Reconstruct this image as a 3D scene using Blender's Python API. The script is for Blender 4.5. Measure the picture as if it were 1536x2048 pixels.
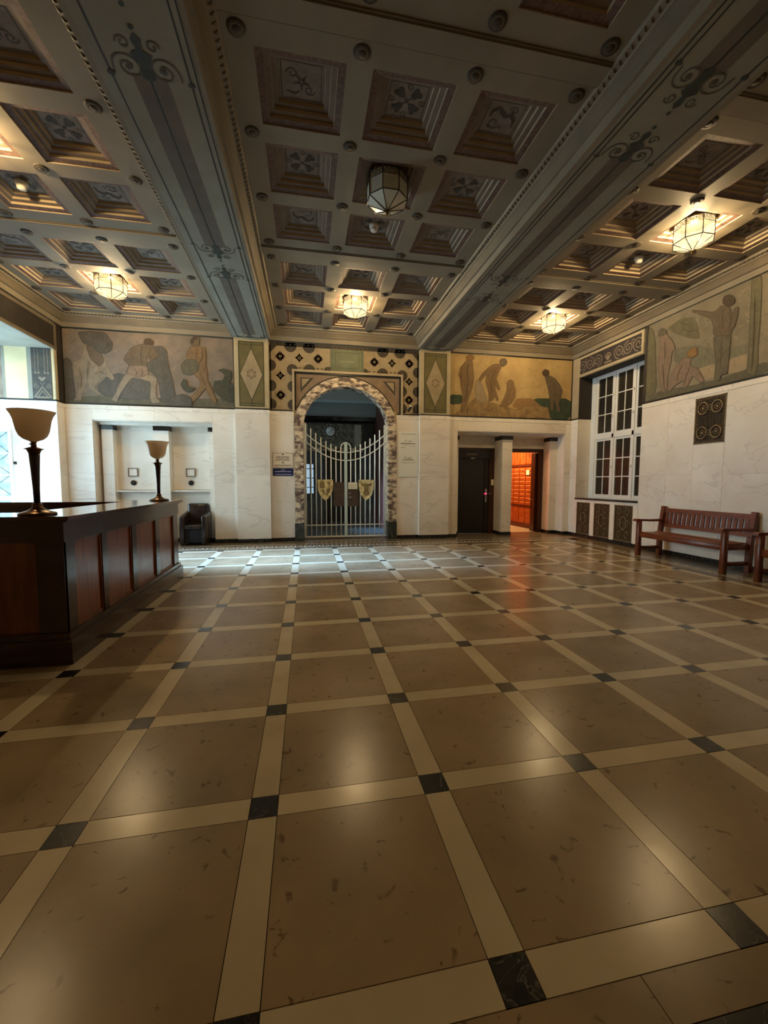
import bpy, bmesh, math, random
from mathutils import Vector, Matrix
random.seed(7)
for o in list(bpy.data.objects): bpy.data.objects.remove(o, do_unlink=True)
SC = bpy.context.scene
COL = SC.collection
PI = math.pi

# ------------------------------------------------------------------ camera
T = 0.75                                   # floor grid pitch in metres
F_PX, YAW, PITCH, ROLL = 813.5625, 0.188120131, -0.0736416319, 0.00232762549
CAM = Vector((0.256502716*T, -1.26164936*T, 1.8359845*T))
FWD = Vector((math.sin(YAW)*math.cos(PITCH), math.cos(YAW)*math.cos(PITCH), math.sin(PITCH)))
_r = Vector((math.cos(YAW), -math.sin(YAW), 0)); _u = _r.cross(FWD)
RGT = _r*math.cos(ROLL)+_u*math.sin(ROLL); UPV = -_r*math.sin(ROLL)+_u*math.cos(ROLL)
cd = bpy.data.cameras.new('camera'); cam = bpy.data.objects.new('camera', cd); COL.objects.link(cam)
cd.sensor_fit = 'VERTICAL'; cd.sensor_height = 36.0; cd.lens = F_PX/2048*36.0; cd.clip_start = 0.03; cd.clip_end = 200
M = Matrix((RGT, UPV, -FWD)).transposed().to_4x4(); M.translation = CAM
cam.matrix_world = M
SC.camera = cam
def ray(x, y): return FWD+RGT*((x-768)/F_PX)+UPV*((1024-y)/F_PX)
def on_y(x, y, Y): d = ray(x, y); return CAM+d*((Y-CAM.y)/d.y)
def on_x(x, y, X): d = ray(x, y); return CAM+d*((X-CAM.x)/d.x)

# ------------------------------------------------------------------ world, daylight, exposure
w = bpy.data.worlds.new('overcast_sky'); SC.world = w; w.use_nodes = True
bg = w.node_tree.nodes['Background']; bg.inputs[0].default_value = (0.56, 0.80, 1.0, 1); bg.inputs[1].default_value = 24.0
vs = SC.view_settings; vs.view_transform = 'Standard'; vs.look = 'None'; vs.gamma = 1.0; vs.use_curve_mapping = False
vs.exposure = 0.2
LAMP_STRENGTH = 1.5           # glow of the frosted glass
BULB_WATTS = 200.0
LAMP_COLOR = (1.0, 0.75, 0.42)
sn = bpy.data.lights.new('hazy_sun', 'SUN'); sn.energy = 62.0; sn.angle = math.radians(13); sn.color = (0.32, 0.57, 1.0)
sno = bpy.data.objects.new('hazy_sun', sn); COL.objects.link(sno); sno.location = (-14, 8, 9)
sno.rotation_euler = Vector((1.0, -0.16, -0.52)).to_track_quat('-Z', 'Y').to_euler()
pl = bpy.data.lights.new('window_daylight', 'AREA'); pl.shape = 'RECTANGLE'; pl.size = 3.0; pl.size_y = 1.8
pl.cycles.is_portal = True
plo = bpy.data.objects.new('window_daylight', pl); COL.objects.link(plo)
plo.location = (-6.05, 7.38, 2.5); plo.rotation_euler = (0, -PI/2, 0)

# ------------------------------------------------------------------ materials
def lin(c):
    c = c/255.0
    return c/12.92 if c <= 0.04045 else ((c+0.055)/1.055)**2.4
def rgb(r, g, b): return (lin(r), lin(g), lin(b), 1)
MATS = {}; COLS = {}
def mat(name, c1, c2=None, scale=4.0, rough=0.5, metal=0.0, bump=0.0, bscale=60.0, vein=None, vscale=1.6, vwidth=0.03, vmix=0.75, vdiag=False,
        rnd=0.0, spec=0.5, fleck=None, fscale=30, stretch=None, emit=None, estr=0, trans=0, contrast=(0.35, 0.65), coat=0):
    COLS[name] = (c1, c2 if c2 is not None else c1)
    m = bpy.data.materials.new(name); m.use_nodes = True; nt = m.node_tree; N = nt.nodes; L = nt.links
    b = N['Principled BSDF']
    b.inputs['Roughness'].default_value = rough; b.inputs['Metallic'].default_value = metal
    b.inputs['Specular IOR Level'].default_value = spec
    if coat: b.inputs['Coat Weight'].default_value = coat; b.inputs['Coat Roughness'].default_value = 0.08
    geo = N.new('ShaderNodeNewGeometry'); oi = N.new('ShaderNodeObjectInfo')
    vm = N.new('ShaderNodeVectorMath'); vm.operation = 'MULTIPLY_ADD'
    L.new(oi.outputs['Random'], vm.inputs[0]); vm.inputs[1].default_value = (37, 17, 23) if rnd else (0, 0, 0)
    L.new(geo.outputs['Position'], vm.inputs[2])
    vec = vm.outputs[0]
    if stretch:
        mp = N.new('ShaderNodeMapping'); mp.inputs['Scale'].default_value = stretch; L.new(vec, mp.inputs[0]); vec = mp.outputs[0]
    col = None
    if c2 is not None:
        n = N.new('ShaderNodeTexNoise'); n.inputs['Scale'].default_value = scale; n.inputs['Detail'].default_value = 6
        L.new(vec, n.inputs['Vector'])
        r = N.new('ShaderNodeValToRGB'); r.color_ramp.elements[0].color = c1; r.color_ramp.elements[1].color = c2
        r.color_ramp.elements[0].position, r.color_ramp.elements[1].position = contrast
        L.new(n.outputs['Fac'], r.inputs[0]); col = r.outputs[0]
    def over(col, fac, c):
        mx = N.new('ShaderNodeMix'); mx.data_type = 'RGBA'
        L.new(fac, mx.inputs[0])
        if col is None: mx.inputs[6].default_value = c1
        else: L.new(col, mx.inputs[6])
        mx.inputs[7].default_value = c
        return mx.outputs[2]
    if vein:
        n = N.new('ShaderNodeTexNoise'); n.inputs['Scale'].default_value = vscale; n.inputs['Detail'].default_value = 8
        n.inputs['Distortion'].default_value = 0.5 if vdiag else 1.2
        if vdiag:
            mv = N.new('ShaderNodeMapping'); mv.inputs['Rotation'].default_value = (0.7, 0.75, 0.4); mv.inputs['Scale'].default_value = (0.35, 1.0, 1.9)
            L.new(vec, mv.inputs[0]); L.new(mv.outputs[0], n.inputs['Vector'])
        else: L.new(vec, n.inputs['Vector'])
        a = N.new('ShaderNodeMath'); a.operation = 'SUBTRACT'; a.inputs[1].default_value = 0.5; L.new(n.outputs['Fac'], a.inputs[0])
        ab = N.new('ShaderNodeMath'); ab.operation = 'ABSOLUTE'; L.new(a.outputs[0], ab.inputs[0])
        mr = N.new('ShaderNodeMapRange'); mr.inputs[1].default_value = 0; mr.inputs[2].default_value = vwidth
        mr.inputs[3].default_value = vmix; mr.inputs[4].default_value = 0; L.new(ab.outputs[0], mr.inputs[0])
        col = over(col, mr.outputs[0], vein)
    if fleck:
        n = N.new('ShaderNodeTexNoise'); n.inputs['Scale'].default_value = fscale; n.inputs['Detail'].default_value = 3
        n.inputs['Distortion'].default_value = 0.8; L.new(vec, n.inputs['Vector'])
        mr = N.new('ShaderNodeMapRange'); mr.inputs[1].default_value = 0.64; mr.inputs[2].default_value = 0.72; L.new(n.outputs['Fac'], mr.inputs[0])
        col = over(col, mr.outputs[0], fleck)
    if rnd:
        hv = N.new('ShaderNodeHueSaturation')
        mr = N.new('ShaderNodeMapRange'); mr.inputs[3].default_value = 1-rnd; mr.inputs[4].default_value = 1+rnd
        L.new(oi.outputs['Random'], mr.inputs[0]); L.new(mr.outputs[0], hv.inputs['Value'])
        if col is None: hv.inputs['Color'].default_value = c1
        else: L.new(col, hv.inputs['Color'])
        col = hv.outputs[0]
    if col is None: b.inputs['Base Color'].default_value = c1
    else: L.new(col, b.inputs['Base Color'])
    if bump:
        n = N.new('ShaderNodeTexNoise'); n.inputs['Scale'].default_value = bscale; n.inputs['Detail'].default_value = 4; L.new(vec, n.inputs['Vector'])
        bp = N.new('ShaderNodeBump'); bp.inputs['Strength'].default_value = bump; bp.inputs['Distance'].default_value = 0.01
        L.new(n.outputs['Fac'], bp.inputs['Height']); L.new(bp.outputs[0], b.inputs['Normal'])
    if emit: b.inputs['Emission Color'].default_value = emit; b.inputs['Emission Strength'].default_value = estr
    if trans: b.inputs['Transmission Weight'].default_value = trans
    MATS[name] = m
    return m
def glass(name, tint=(0.9, 0.95, 0.95, 1)):
    m = bpy.data.materials.new(name); m.use_nodes = True; nt = m.node_tree; N = nt.nodes; L = nt.links
    N.remove(N['Principled BSDF']); out = N['Material Output']
    t = N.new('ShaderNodeBsdfTransparent'); t.inputs[0].default_value = tint
    g = N.new('ShaderNodeBsdfGlossy'); g.inputs['Roughness'].default_value = 0.02
    f = N.new('ShaderNodeFresnel'); f.inputs[0].default_value = 1.5
    mx = N.new('ShaderNodeMixShader'); L.new(f.outputs[0], mx.inputs[0]); L.new(t.outputs[0], mx.inputs[1]); L.new(g.outputs[0], mx.inputs[2])
    L.new(mx.outputs[0], out.inputs[0]); MATS[name] = m; return m

mat('marble', rgb(234, 226, 212), rgb(224, 213, 197), scale=1.6, rough=0.3, vein=rgb(164, 154, 144), vscale=1.1, vwidth=0.012, vmix=0.3, vdiag=True, rnd=0.04, bump=0.02, bscale=120)
mat('marble_trim', rgb(236, 229, 216), rgb(224, 215, 200), scale=2, rough=0.3, vein=rgb(190, 180, 166), vscale=3, vwidth=0.012)
mat('dark_trim', rgb(24, 26, 22), rgb(38, 38, 32), rough=0.3, scale=8)
mat('black_stone', rgb(20, 20, 20), rgb(40, 38, 34), scale=14, rough=0.22, vein=rgb(110, 104, 94), vscale=7, vwidth=0.008, rnd=0.3)
mat('floor_brown', rgb(155, 133, 104), rgb(137, 117, 90), scale=2.5, rough=0.25, rnd=0.10, fleck=rgb(104, 83, 60), fscale=17, bump=0.03, bscale=14, spec=0.28)
mat('floor_cream', rgb(196, 182, 153), rgb(186, 170, 141), scale=3, rough=0.22, rnd=0.05, bump=0.03, bscale=16, spec=0.28)
mat('floor_grout', rgb(84, 72, 56), rough=0.6)
mat('floor_key', rgb(214, 204, 180), rgb(200, 190, 166), scale=6, rough=0.26)
mat('floor_border', rgb(116, 100, 78), rgb(98, 84, 64), scale=5, rough=0.24, bump=0.03, bscale=18)
mat('breccia', rgb(228, 208, 176), rgb(104, 88, 82), scale=7, rough=0.25, vein=rgb(70, 56, 58), vscale=11, vwidth=0.035, stretch=(1, 1, 1.9), contrast=(0.42, 0.6))
mat('verde', rgb(38, 42, 36), rgb(60, 62, 54), scale=6, rough=0.25, vein=rgb(130, 130, 120), vscale=2, vwidth=0.01)
mat('plaster', rgb(177, 159, 128), rgb(166, 147, 117), scale=3, rough=0.75)
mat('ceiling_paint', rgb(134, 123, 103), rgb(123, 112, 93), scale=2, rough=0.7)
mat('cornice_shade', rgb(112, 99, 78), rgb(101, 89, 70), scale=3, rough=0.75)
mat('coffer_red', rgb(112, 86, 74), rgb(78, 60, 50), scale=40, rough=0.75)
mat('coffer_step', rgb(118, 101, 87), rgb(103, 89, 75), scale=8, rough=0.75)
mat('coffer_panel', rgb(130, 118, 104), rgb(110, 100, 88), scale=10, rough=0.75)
mat('motif', rgb(52, 46, 38), rgb(70, 60, 46), scale=20, rough=0.75)
mat('motif_pale', rgb(176, 160, 132), rough=0.75)
mat('rosette_dark', rgb(64, 54, 40), rgb(52, 44, 32), scale=30, rough=0.7)
mat('rosette_light', rgb(98, 84, 62), rough=0.7)
mat('beam_stripe', rgb(105, 94, 82), rgb(96, 86, 74), scale=5, rough=0.75)
mat('beam_pale', rgb(142, 138, 122), rgb(132, 127, 111), scale=3, rough=0.75)
mat('beam_line', rgb(38, 38, 32), rough=0.7)
mat('scroll_green', rgb(52, 62, 52), rgb(42, 50, 44), scale=12, rough=0.7)
mat('scroll_tan', rgb(74, 68, 56), rough=0.7)
mat('cream_paint', rgb(181, 167, 133), rgb(171, 155, 123), scale=3, rough=0.7)
mat('green_paint', rgb(108, 98, 56), rgb(94, 86, 50), scale=5, rough=0.7)
mat('green_line', rgb(58, 58, 36), rough=0.7)
mat('olive_plaque', rgb(104, 110, 84), rgb(92, 98, 74), scale=5, rough=0.7)
mat('tapestry_cream', rgb(159, 142, 110), rgb(146, 129, 99), scale=6, rough=0.75)
mat('tapestry_dark', rgb(72, 63, 48), rgb(57, 48, 40), scale=8, rough=0.75)
mat('tapestry_plum', rgb(92, 68, 50), rgb(74, 54, 42), scale=12, rough=0.75)
mat('spandrel', rgb(138, 116, 92), rgb(120, 100, 80), scale=6, rough=0.7)
mat('mauve_paint', rgb(129, 112, 97), rgb(109, 99, 86), scale=3, rough=0.8, bump=0.05, bscale=40)
mat('slate_paint', rgb(89, 82, 73), rgb(74, 71, 63), scale=5, rough=0.8)
mat('flesh_shade', rgb(102, 86, 65), rgb(91, 78, 60), scale=6, rough=0.8)
mat('flesh_pale', rgb(137, 120, 97), rgb(120, 106, 86), scale=6, rough=0.8)
mat('flesh_warm', rgb(122, 96, 63), rgb(111, 88, 58), scale=6, rough=0.8)
mat('hair_paint', rgb(73, 58, 42), rough=0.8)
mat('rose_paint', rgb(129, 107, 88), rgb(117, 99, 81), scale=8, rough=0.8)
mat('ground_paint', rgb(94, 88, 68), rgb(83, 78, 61), scale=9, rough=0.8)
mat('snake_paint', rgb(73, 71, 55), rgb(61, 61, 48), scale=12, rough=0.8)
mat('sky_paint', rgb(179, 153, 103), rgb(160, 133, 87), scale=2.2, rough=0.8, bump=0.05, bscale=40)
mat('sea_paint', rgb(61, 73, 53), rgb(46, 61, 46), scale=6, rough=0.8)
mat('rock_paint', rgb(151, 123, 80), rgb(121, 96, 61), scale=7, rough=0.8)
mat('hill_paint', rgb(135, 103, 64), rough=0.8)
mat('wall_sky_paint', rgb(132, 120, 97), rgb(114, 104, 83), scale=2.5, rough=0.8, bump=0.05, bscale=40)
mat('trunk_paint', rgb(104, 96, 70), rgb(94, 88, 63), scale=6, rough=0.8)
mat('far_hill_paint', rgb(112, 106, 84), rgb(102, 97, 78), scale=5, rough=0.8)
mat('sand_paint', rgb(145, 127, 99), rough=0.8)
mat('ochre_paint', rgb(129, 97, 52), rough=0.8)
mat('trouser_paint', rgb(97, 89, 68), rgb(86, 79, 63), scale=6, rough=0.8)
mat('frieze_dark', rgb(58, 48, 44), rgb(44, 38, 36), scale=10, rough=0.75)
mat('frieze_scroll', rgb(128, 114, 96), rough=0.75)
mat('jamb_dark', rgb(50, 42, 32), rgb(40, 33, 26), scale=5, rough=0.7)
mat('jamb_panel', rgb(72, 68, 58), rgb(58, 54, 48), scale=10, rough=0.75)
mat('jamb_cream', rgb(214, 196, 150), rgb(204, 184, 140), scale=3, rough=0.75)
mat('white_paint', rgb(228, 228, 222), rough=0.35)
mat('dark_pane', rgb(30, 30, 26), rgb(44, 42, 34), scale=5, rough=0.3, spec=0.4)
glass('clear_glass'); glass('smoked_glass', (.16, .16, .16, 1)); glass('tinted_glass', (.4, .42, .42, 1))
mat('frosted_pane', rgb(150, 170, 172), rgb(110, 128, 132), scale=9, rough=0.1, spec=0.7)
mat('bronze', rgb(96, 76, 48), rgb(70, 54, 34), scale=18, rough=0.42, metal=0.7, bump=0.2, bscale=60)
mat('bronze_dark', rgb(48, 36, 22), rgb(34, 26, 18), scale=18, rough=0.6, metal=0.3)
mat('grille_bronze', rgb(138, 116, 84), rgb(104, 84, 56), scale=24, rough=0.5, metal=0.2, bump=0.2)
mat('brass', rgb(176, 138, 74), rgb(140, 106, 56), scale=20, rough=0.3, metal=0.9)
mat('lead', rgb(66, 52, 36), rough=0.45, metal=0.5)
def lit_glass(name):
    m = bpy.data.materials.new(name); m.use_nodes = True; nt = m.node_tree; N = nt.nodes; L = nt.links
    N.remove(N['Principled BSDF']); out = N['Material Output']
    t = N.new('ShaderNodeBsdfTransparent'); t.inputs[0].default_value = (1, .96, .88, 1)
    e = N.new('ShaderNodeEmission'); e.inputs[0].default_value = (1, .80, .45, 1); e.inputs[1].default_value = LAMP_STRENGTH
    mx = N.new('ShaderNodeMixShader'); mx.inputs[0].default_value = 0.5; L.new(t.outputs[0], mx.inputs[1]); L.new(e.outputs[0], mx.inputs[2])
    L.new(mx.outputs[0], out.inputs[0]); MATS[name] = m
lit_glass('lamp_glass')
mat('lamp_glass_off', rgb(214, 214, 196), rgb(198, 198, 180), scale=6, rough=0.35)
mat('desk_wood', rgb(134, 74, 34), rgb(98, 50, 22), scale=3, rough=0.28, stretch=(6, 6, 0.7), bump=0.03, bscale=20, coat=0.3)
mat('desk_dark', rgb(58, 32, 20), rgb(42, 22, 14), scale=3, rough=0.22, stretch=(1, 1, 6), coat=0.4)
mat('desk_top', rgb(78, 42, 26), rgb(60, 32, 20), scale=3, rough=0.10, stretch=(5, .8, 5), coat=0.6)
mat('bench_wood', rgb(128, 64, 30), rgb(96, 46, 22), scale=4, rough=0.35, stretch=(7, 1, 7), bump=0.04, bscale=30)
mat('leather', rgb(44, 34, 31), rgb(34, 26, 24), scale=8, rough=0.26, bump=0.06, bscale=90)
mat('void_black', rgb(16, 15, 15), rough=0.8)
mat('lamp_stem', rgb(44, 22, 16), rgb(30, 15, 12), scale=6, rough=0.16)
mat('lamp_metal', rgb(112, 82, 56), rgb(84, 60, 42), scale=10, rough=0.28, metal=0.85)
def translucent(name, c, t, k=0.4):
    m = bpy.data.materials.new(name); m.use_nodes = True; nt = m.node_tree; N = nt.nodes; L = nt.links
    b = N['Principled BSDF']; b.inputs['Base Color'].default_value = c; b.inputs['Roughness'].default_value = .35
    tr = N.new('ShaderNodeBsdfTranslucent'); tr.inputs[0].default_value = t
    mx = N.new('ShaderNodeMixShader'); mx.inputs[0].default_value = k; L.new(b.outputs[0], mx.inputs[1]); L.new(tr.outputs[0], mx.inputs[2]); L.new(mx.outputs[0], N['Material Output'].inputs[0]); MATS[name] = m
translucent('shade_glass', rgb(220, 204, 180), rgb(236, 222, 202), .5)
mat('gate_steel', rgb(238, 240, 232), rgb(226, 228, 220), scale=10, rough=0.4, metal=0.0)
mat('gate_stile', rgb(196, 214, 212), rough=0.4, metal=0.1)
mat('gate_plate', rgb(92, 76, 64), rgb(78, 64, 54), scale=8, rough=0.45, metal=0.3)
mat('shield_metal', rgb(240, 226, 176), rgb(176, 158, 108), scale=11, rough=0.35, metal=0.0, bump=0.5, bscale=14)
mat('shield_dark', rgb(150, 132, 88), rgb(104, 90, 58), scale=20, rough=0.45)
mat('grille_back', rgb(124, 100, 68), rgb(92, 72, 46), scale=30, rough=0.6)
mat('paper', rgb(232, 226, 200), rough=0.7)
mat('sign_cream', rgb(222, 208, 184), rough=0.5)
mat('sign_pale', rgb(224, 222, 206), rough=0.4)
mat('sign_blue', rgb(26, 34, 78), rough=0.35)
mat('ink', rgb(92, 76, 62), rough=0.7)
mat('ink_white', rgb(190, 190, 205), rough=0.7)
mat('door_black', rgb(22, 19, 17), rgb(28, 24, 20), scale=4, rough=0.35)
mat('door_frame', rgb(66, 34, 20), rgb(48, 25, 15), scale=4, rough=0.3, stretch=(5, 5, .8))
mat('steel', rgb(170, 168, 160), rough=0.3, metal=0.8)
mat('red_led', rgb(255, 30, 60), rough=0.4, emit=(1, .02, .08, 1), estr=6)
mat('mail_wood', rgb(176, 92, 40), rgb(146, 70, 28), scale=4, rough=0.35, stretch=(1, 1, 4))
mat('mail_slot', rgb(214, 140, 84), rough=0.4)
mat('mail_dark', rgb(84, 38, 16), rough=0.5)
mat('mail_lamp', rgb(255, 220, 160), emit=(1, .58, .26, 1), estr=300)
mat('vest_wall', rgb(96, 100, 98), rgb(78, 82, 80), scale=4, rough=0.6)
mat('vest_ceiling', rgb(160, 170, 168), rough=0.7)
mat('vest_red', rgb(104, 58, 48), rgb(84, 46, 38), scale=4, rough=0.4)
mat('mosaic', rgb(132, 128, 110), rgb(70, 70, 62), scale=14, rough=0.5, contrast=(0.4, 0.6))
mat('vest_panel', rgb(176, 168, 150), rough=0.6)
mat('clock_face', rgb(228, 232, 228), rough=0.4)
mat('detector', rgb(220, 212, 196), rough=0.5)
mat('black_metal', rgb(22, 22, 20), rough=0.4, metal=0.2)

# ------------------------------------------------------------------ mesh helpers
class MB:
    def __init__(s): s.v = []; s.f = []; s.m = []; s.sm = []
    def add(s, vs, fs, mi=0, smooth=False):
        n = len(s.v); s.v += [tuple(a) for a in vs]
        for f in fs: s.f.append([n+i for i in f]); s.m.append(mi); s.sm.append(smooth)
        return s
    def box(s, a, b, mi=0):
        x0, x1 = sorted((a[0], b[0])); y0, y1 = sorted((a[1], b[1])); z0, z1 = sorted((a[2], b[2]))
        return s.add([(x0, y0, z0), (x1, y0, z0), (x1, y1, z0), (x0, y1, z0), (x0, y0, z1), (x1, y0, z1), (x1, y1, z1), (x0, y1, z1)],
              [(0, 3, 2, 1), (4, 5, 6, 7), (0, 1, 5, 4), (1, 2, 6, 5), (2, 3, 7, 6), (3, 0, 4, 7)], mi)
    def bbox(s, a, b, r=0.02, seg=2, mi=0, tf=None):           # box with rounded edges
        bm = bmesh.new(); c = [(a[i]+b[i])/2 for i in range(3)]; d = [abs(b[i]-a[i]) for i in range(3)]
        bmesh.ops.create_cube(bm, size=1); bmesh.ops.scale(bm, vec=d, verts=bm.verts)
        bmesh.ops.bevel(bm, geom=bm.edges[:], offset=min(r, min(d)*0.49), segments=seg, affect='EDGES', profile=0.5)
        bmesh.ops.translate(bm, vec=c, verts=bm.verts)
        bm.verts.index_update()
        vs = [v.co.copy() for v in bm.verts]
        if tf: vs = [tf(v) for v in vs]
        s.add(vs, [[v.index for v in f.verts] for f in bm.faces], mi, True); bm.free(); return s
    def lathe(s, prof, c=(0, 0, 0), n=24, mi=0, smooth=True, cap=True):
        vs = []; fs = []
        for r, z in prof:
            for k in range(n):
                a = 2*PI*k/n; vs.append((c[0]+r*math.cos(a), c[1]+r*math.sin(a), c[2]+z))
        for i in range(len(prof)-1):
            for k in range(n):
                k2 = (k+1) % n; fs.append((i*n+k, i*n+k2, (i+1)*n+k2, (i+1)*n+k))
        if cap: fs.append(tuple(range(n))[::-1]); fs.append(tuple((len(prof)-1)*n+k for k in range(n)))
        return s.add(vs, fs, mi, smooth)
    def tube(s, pts, r, n=6, mi=0, closed=False):
        P = [Vector(p) for p in pts]; vs = []; fs = []; m = len(P)
        nrm = None
        for i, p in enumerate(P):
            a = P[(i-1) % m] if (closed or i > 0) else p; b = P[(i+1) % m] if (closed or i < m-1) else p
            t = (b-a); t = t.normalized() if t.length > 1e-9 else Vector((0, 0, 1))
            if nrm is None: nrm = t.orthogonal().normalized()
            nrm = (nrm-t*nrm.dot(t)); nrm = nrm.normalized() if nrm.length > 1e-6 else t.orthogonal().normalized()
            bi = t.cross(nrm); rr = r[i] if isinstance(r, (list, tuple)) else r
            for k in range(n):
                q = 2*PI*k/n; vs.append(p+nrm*(rr*math.cos(q))+bi*(rr*math.sin(q)))
        for i in range(m if closed else m-1):
            j = (i+1) % m
            for k in range(n): k2 = (k+1) % n; fs.append((i*n+k, i*n+k2, j*n+k2, j*n+k))
        if not closed: fs.append(tuple(range(n))[::-1]); fs.append(tuple((m-1)*n+k for k in range(n)))
        return s.add(vs, fs, mi, n > 4)
    def prism(s, pts, d, mi=0):                     # planar polygon pushed along vector d
        n = len(pts); P = [Vector(p) for p in pts]; d = Vector(d)
        return s.add(P+[p+d for p in P], [tuple(range(n)), tuple(range(2*n-1, n-1, -1))]+[(i, i+n, (i+1) % n+n, (i+1) % n) for i in range(n)], mi)
    def build(s, name, mats, parent=None, loc=None, fix=True):
        me = bpy.data.meshes.new(name); me.from_pydata(s.v, [], s.f)
        for m in (mats if isinstance(mats, (list, tuple)) else [mats]): me.materials.append(MATS[m])
        me.polygons.foreach_set('material_index', s.m); me.polygons.foreach_set('use_smooth', s.sm)
        if fix:
            bm = bmesh.new(); bm.from_mesh(me); bmesh.ops.recalc_face_normals(bm, faces=bm.faces); bm.to_mesh(me); bm.free()
        me.update()
        return link(name, me, parent, loc)
def link(name, me, parent=None, loc=None):
    o = bpy.data.objects.new(name, me); COL.objects.link(o)
    if parent is not None: o.parent = parent
    if loc is not None: o.location = loc
    return o
def empty(name, loc=(0, 0, 0), rz=0):
    o = bpy.data.objects.new(name, None); COL.objects.link(o); o.location = loc; o.rotation_euler = (0, 0, rz); o.empty_display_size = .1
    return o
def tag(o, label=None, cat=None, group=None, kind=None):
    if label: o['label'] = label
    if cat: o['category'] = cat
    if group: o['group'] = group
    if kind: o['kind'] = kind
    return o
def copy_tree(o, parent=None):
    c = o.copy(); COL.objects.link(c); c.parent = parent
    for ch in list(o.children): copy_tree(ch, c)
    return c
class Paint(MB):                                    # flat painted shapes on a plane
    def __init__(s, O, U, V, Nn): MB.__init__(s); s.O = Vector(O); s.U = Vector(U); s.V = Vector(V); s.N = Vector(Nn)
    def p(s, u, v, d=0.0): return s.O+s.U*u+s.V*v+s.N*d
    def poly(s, pts, d=0.002, mi=0): return s.add([s.p(u, v, d) for u, v in pts], [tuple(range(len(pts)))], mi)
    def rect(s, u0, v0, u1, v1, d=0.002, mi=0): return s.poly([(u0, v0), (u1, v0), (u1, v1), (u0, v1)], d, mi)
    def disc(s, u, v, r, d=0.002, mi=0, n=20, ry=None): return s.poly([(u+r*math.cos(2*PI*k/n), v+(ry or r)*math.sin(2*PI*k/n)) for k in range(n)], d, mi)
    def ring(s, u, v, r0, r1, d=0.002, mi=0, n=24, a0=0, a1=2*PI):
        for k in range(n):
            a = a0+(a1-a0)*k/n; b = a0+(a1-a0)*(k+1)/n
            s.poly([(u+r0*math.cos(a), v+r0*math.sin(a)), (u+r1*math.cos(a), v+r1*math.sin(a)), (u+r1*math.cos(b), v+r1*math.sin(b)), (u+r0*math.cos(b), v+r0*math.sin(b))], d, mi)
        return s
    def ribbon(s, pts, w, d=0.002, mi=0):
        P = [Vector((a, b, 0)) for a, b in pts]; L = []; R = []
        for i, q in enumerate(P):
            t = (P[min(i+1, len(P)-1)]-P[max(i-1, 0)]).normalized(); n = Vector((-t.y, t.x, 0))
            ww = (w[i] if isinstance(w, (list, tuple)) else w)/2
            L.append(q+n*ww); R.append(q-n*ww)
        for i in range(len(P)-1):
            s.poly([(L[i].x, L[i].y), (L[i+1].x, L[i+1].y), (R[i+1].x, R[i+1].y), (R[i].x, R[i].y)], d, mi)
        return s
    def frame(s, u0, v0, u1, v1, w, d=0.002, mi=0):
        s.rect(u0, v0, u1, v0+w, d, mi); s.rect(u0, v1-w, u1, v1, d, mi); s.rect(u0, v0+w, u0+w, v1-w, d, mi); return s.rect(u1-w, v0+w, u1, v1-w, d, mi)
def spiral(cx, cy, r0, r1, a0, turns, n=26): 
    return [(cx+(r0+(r1-r0)*k/n)*math.cos(a0+turns*2*PI*k/n), cy+(r0+(r1-r0)*k/n)*math.sin(a0+turns*2*PI*k/n)) for k in range(n+1)]

# ------------------------------------------------------------------ room numbers
XL, XR = -4.69, 6.97            # left and right wall faces
YS, YP = 8.66, 8.58             # far wall sections / pilaster faces
YB = -2.3                       # wall behind the camera
PL0, PL1, PR0, PR1 = -1.33, -0.605, 2.875, 3.625
ZM, ZC, ZF = 2.97, 4.51, 4.77   # top of marble, cornice bottom, coffer field
GAP = 0.0015

# ------------------------------------------------------------------ floor
floor = MB().box((XL-1.6, YB, -0.06), (XR+0.5, 9.5, -0.012)).build('floor', 'floor_grout')
tag(floor, 'polished brown stone floor with cream strips and black squares', kind='structure')
SW = 0.115; TS = T-SW
me_tile = MB().box((-TS/2+GAP, -TS/2+GAP, -.012), (TS/2-GAP, TS/2-GAP, 0)).build('tile', 'floor_brown', floor)
me_sx = MB().box((-TS/2+GAP, -SW/2+GAP, -.012), (TS/2-GAP, SW/2-GAP, 0)).build('strip', 'floor_cream', floor)
me_sy = MB().box((-SW/2+GAP, -TS/2+GAP, -.012), (SW/2-GAP, TS/2-GAP, 0)).build('strip', 'floor_cream', floor)
me_sq = MB().box((-SW/2+GAP, -SW/2+GAP, -.012), (SW/2-GAP, SW/2-GAP, 0)).build('dark_square', 'black_stone', floor)
I0, I1, J0, J1 = -5, 8, 0, 10
first = {}
def put(o, x, y):
    if o.name not in first: first[o.name] = 1; c = o
    else: c = o.copy(); COL.objects.link(c)
    c.location = (x, y, 0)
for i in range(I0, I1+1):
    for j in range(J0, J1+1):
        put(me_sq, i*T, j*T)
        if i < I1: put(me_sx, (i+.5)*T, j*T)
        if j < J1: put(me_sy, i*T, (j+.5)*T)
        if i < I1 and j < J1: put(me_tile, (i+.5)*T, (j+.5)*T)
GX0, GX1, GY0, GY1 = I0*T-SW/2, I1*T+SW/2, J0*T-SW/2, J1*T+SW/2
def slab(name, x0, y0, x1, y1, m): return MB().box((x0+GAP, y0+GAP, -.012), (x1-GAP, y1-GAP, 0)).build(name, m, floor)
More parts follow.
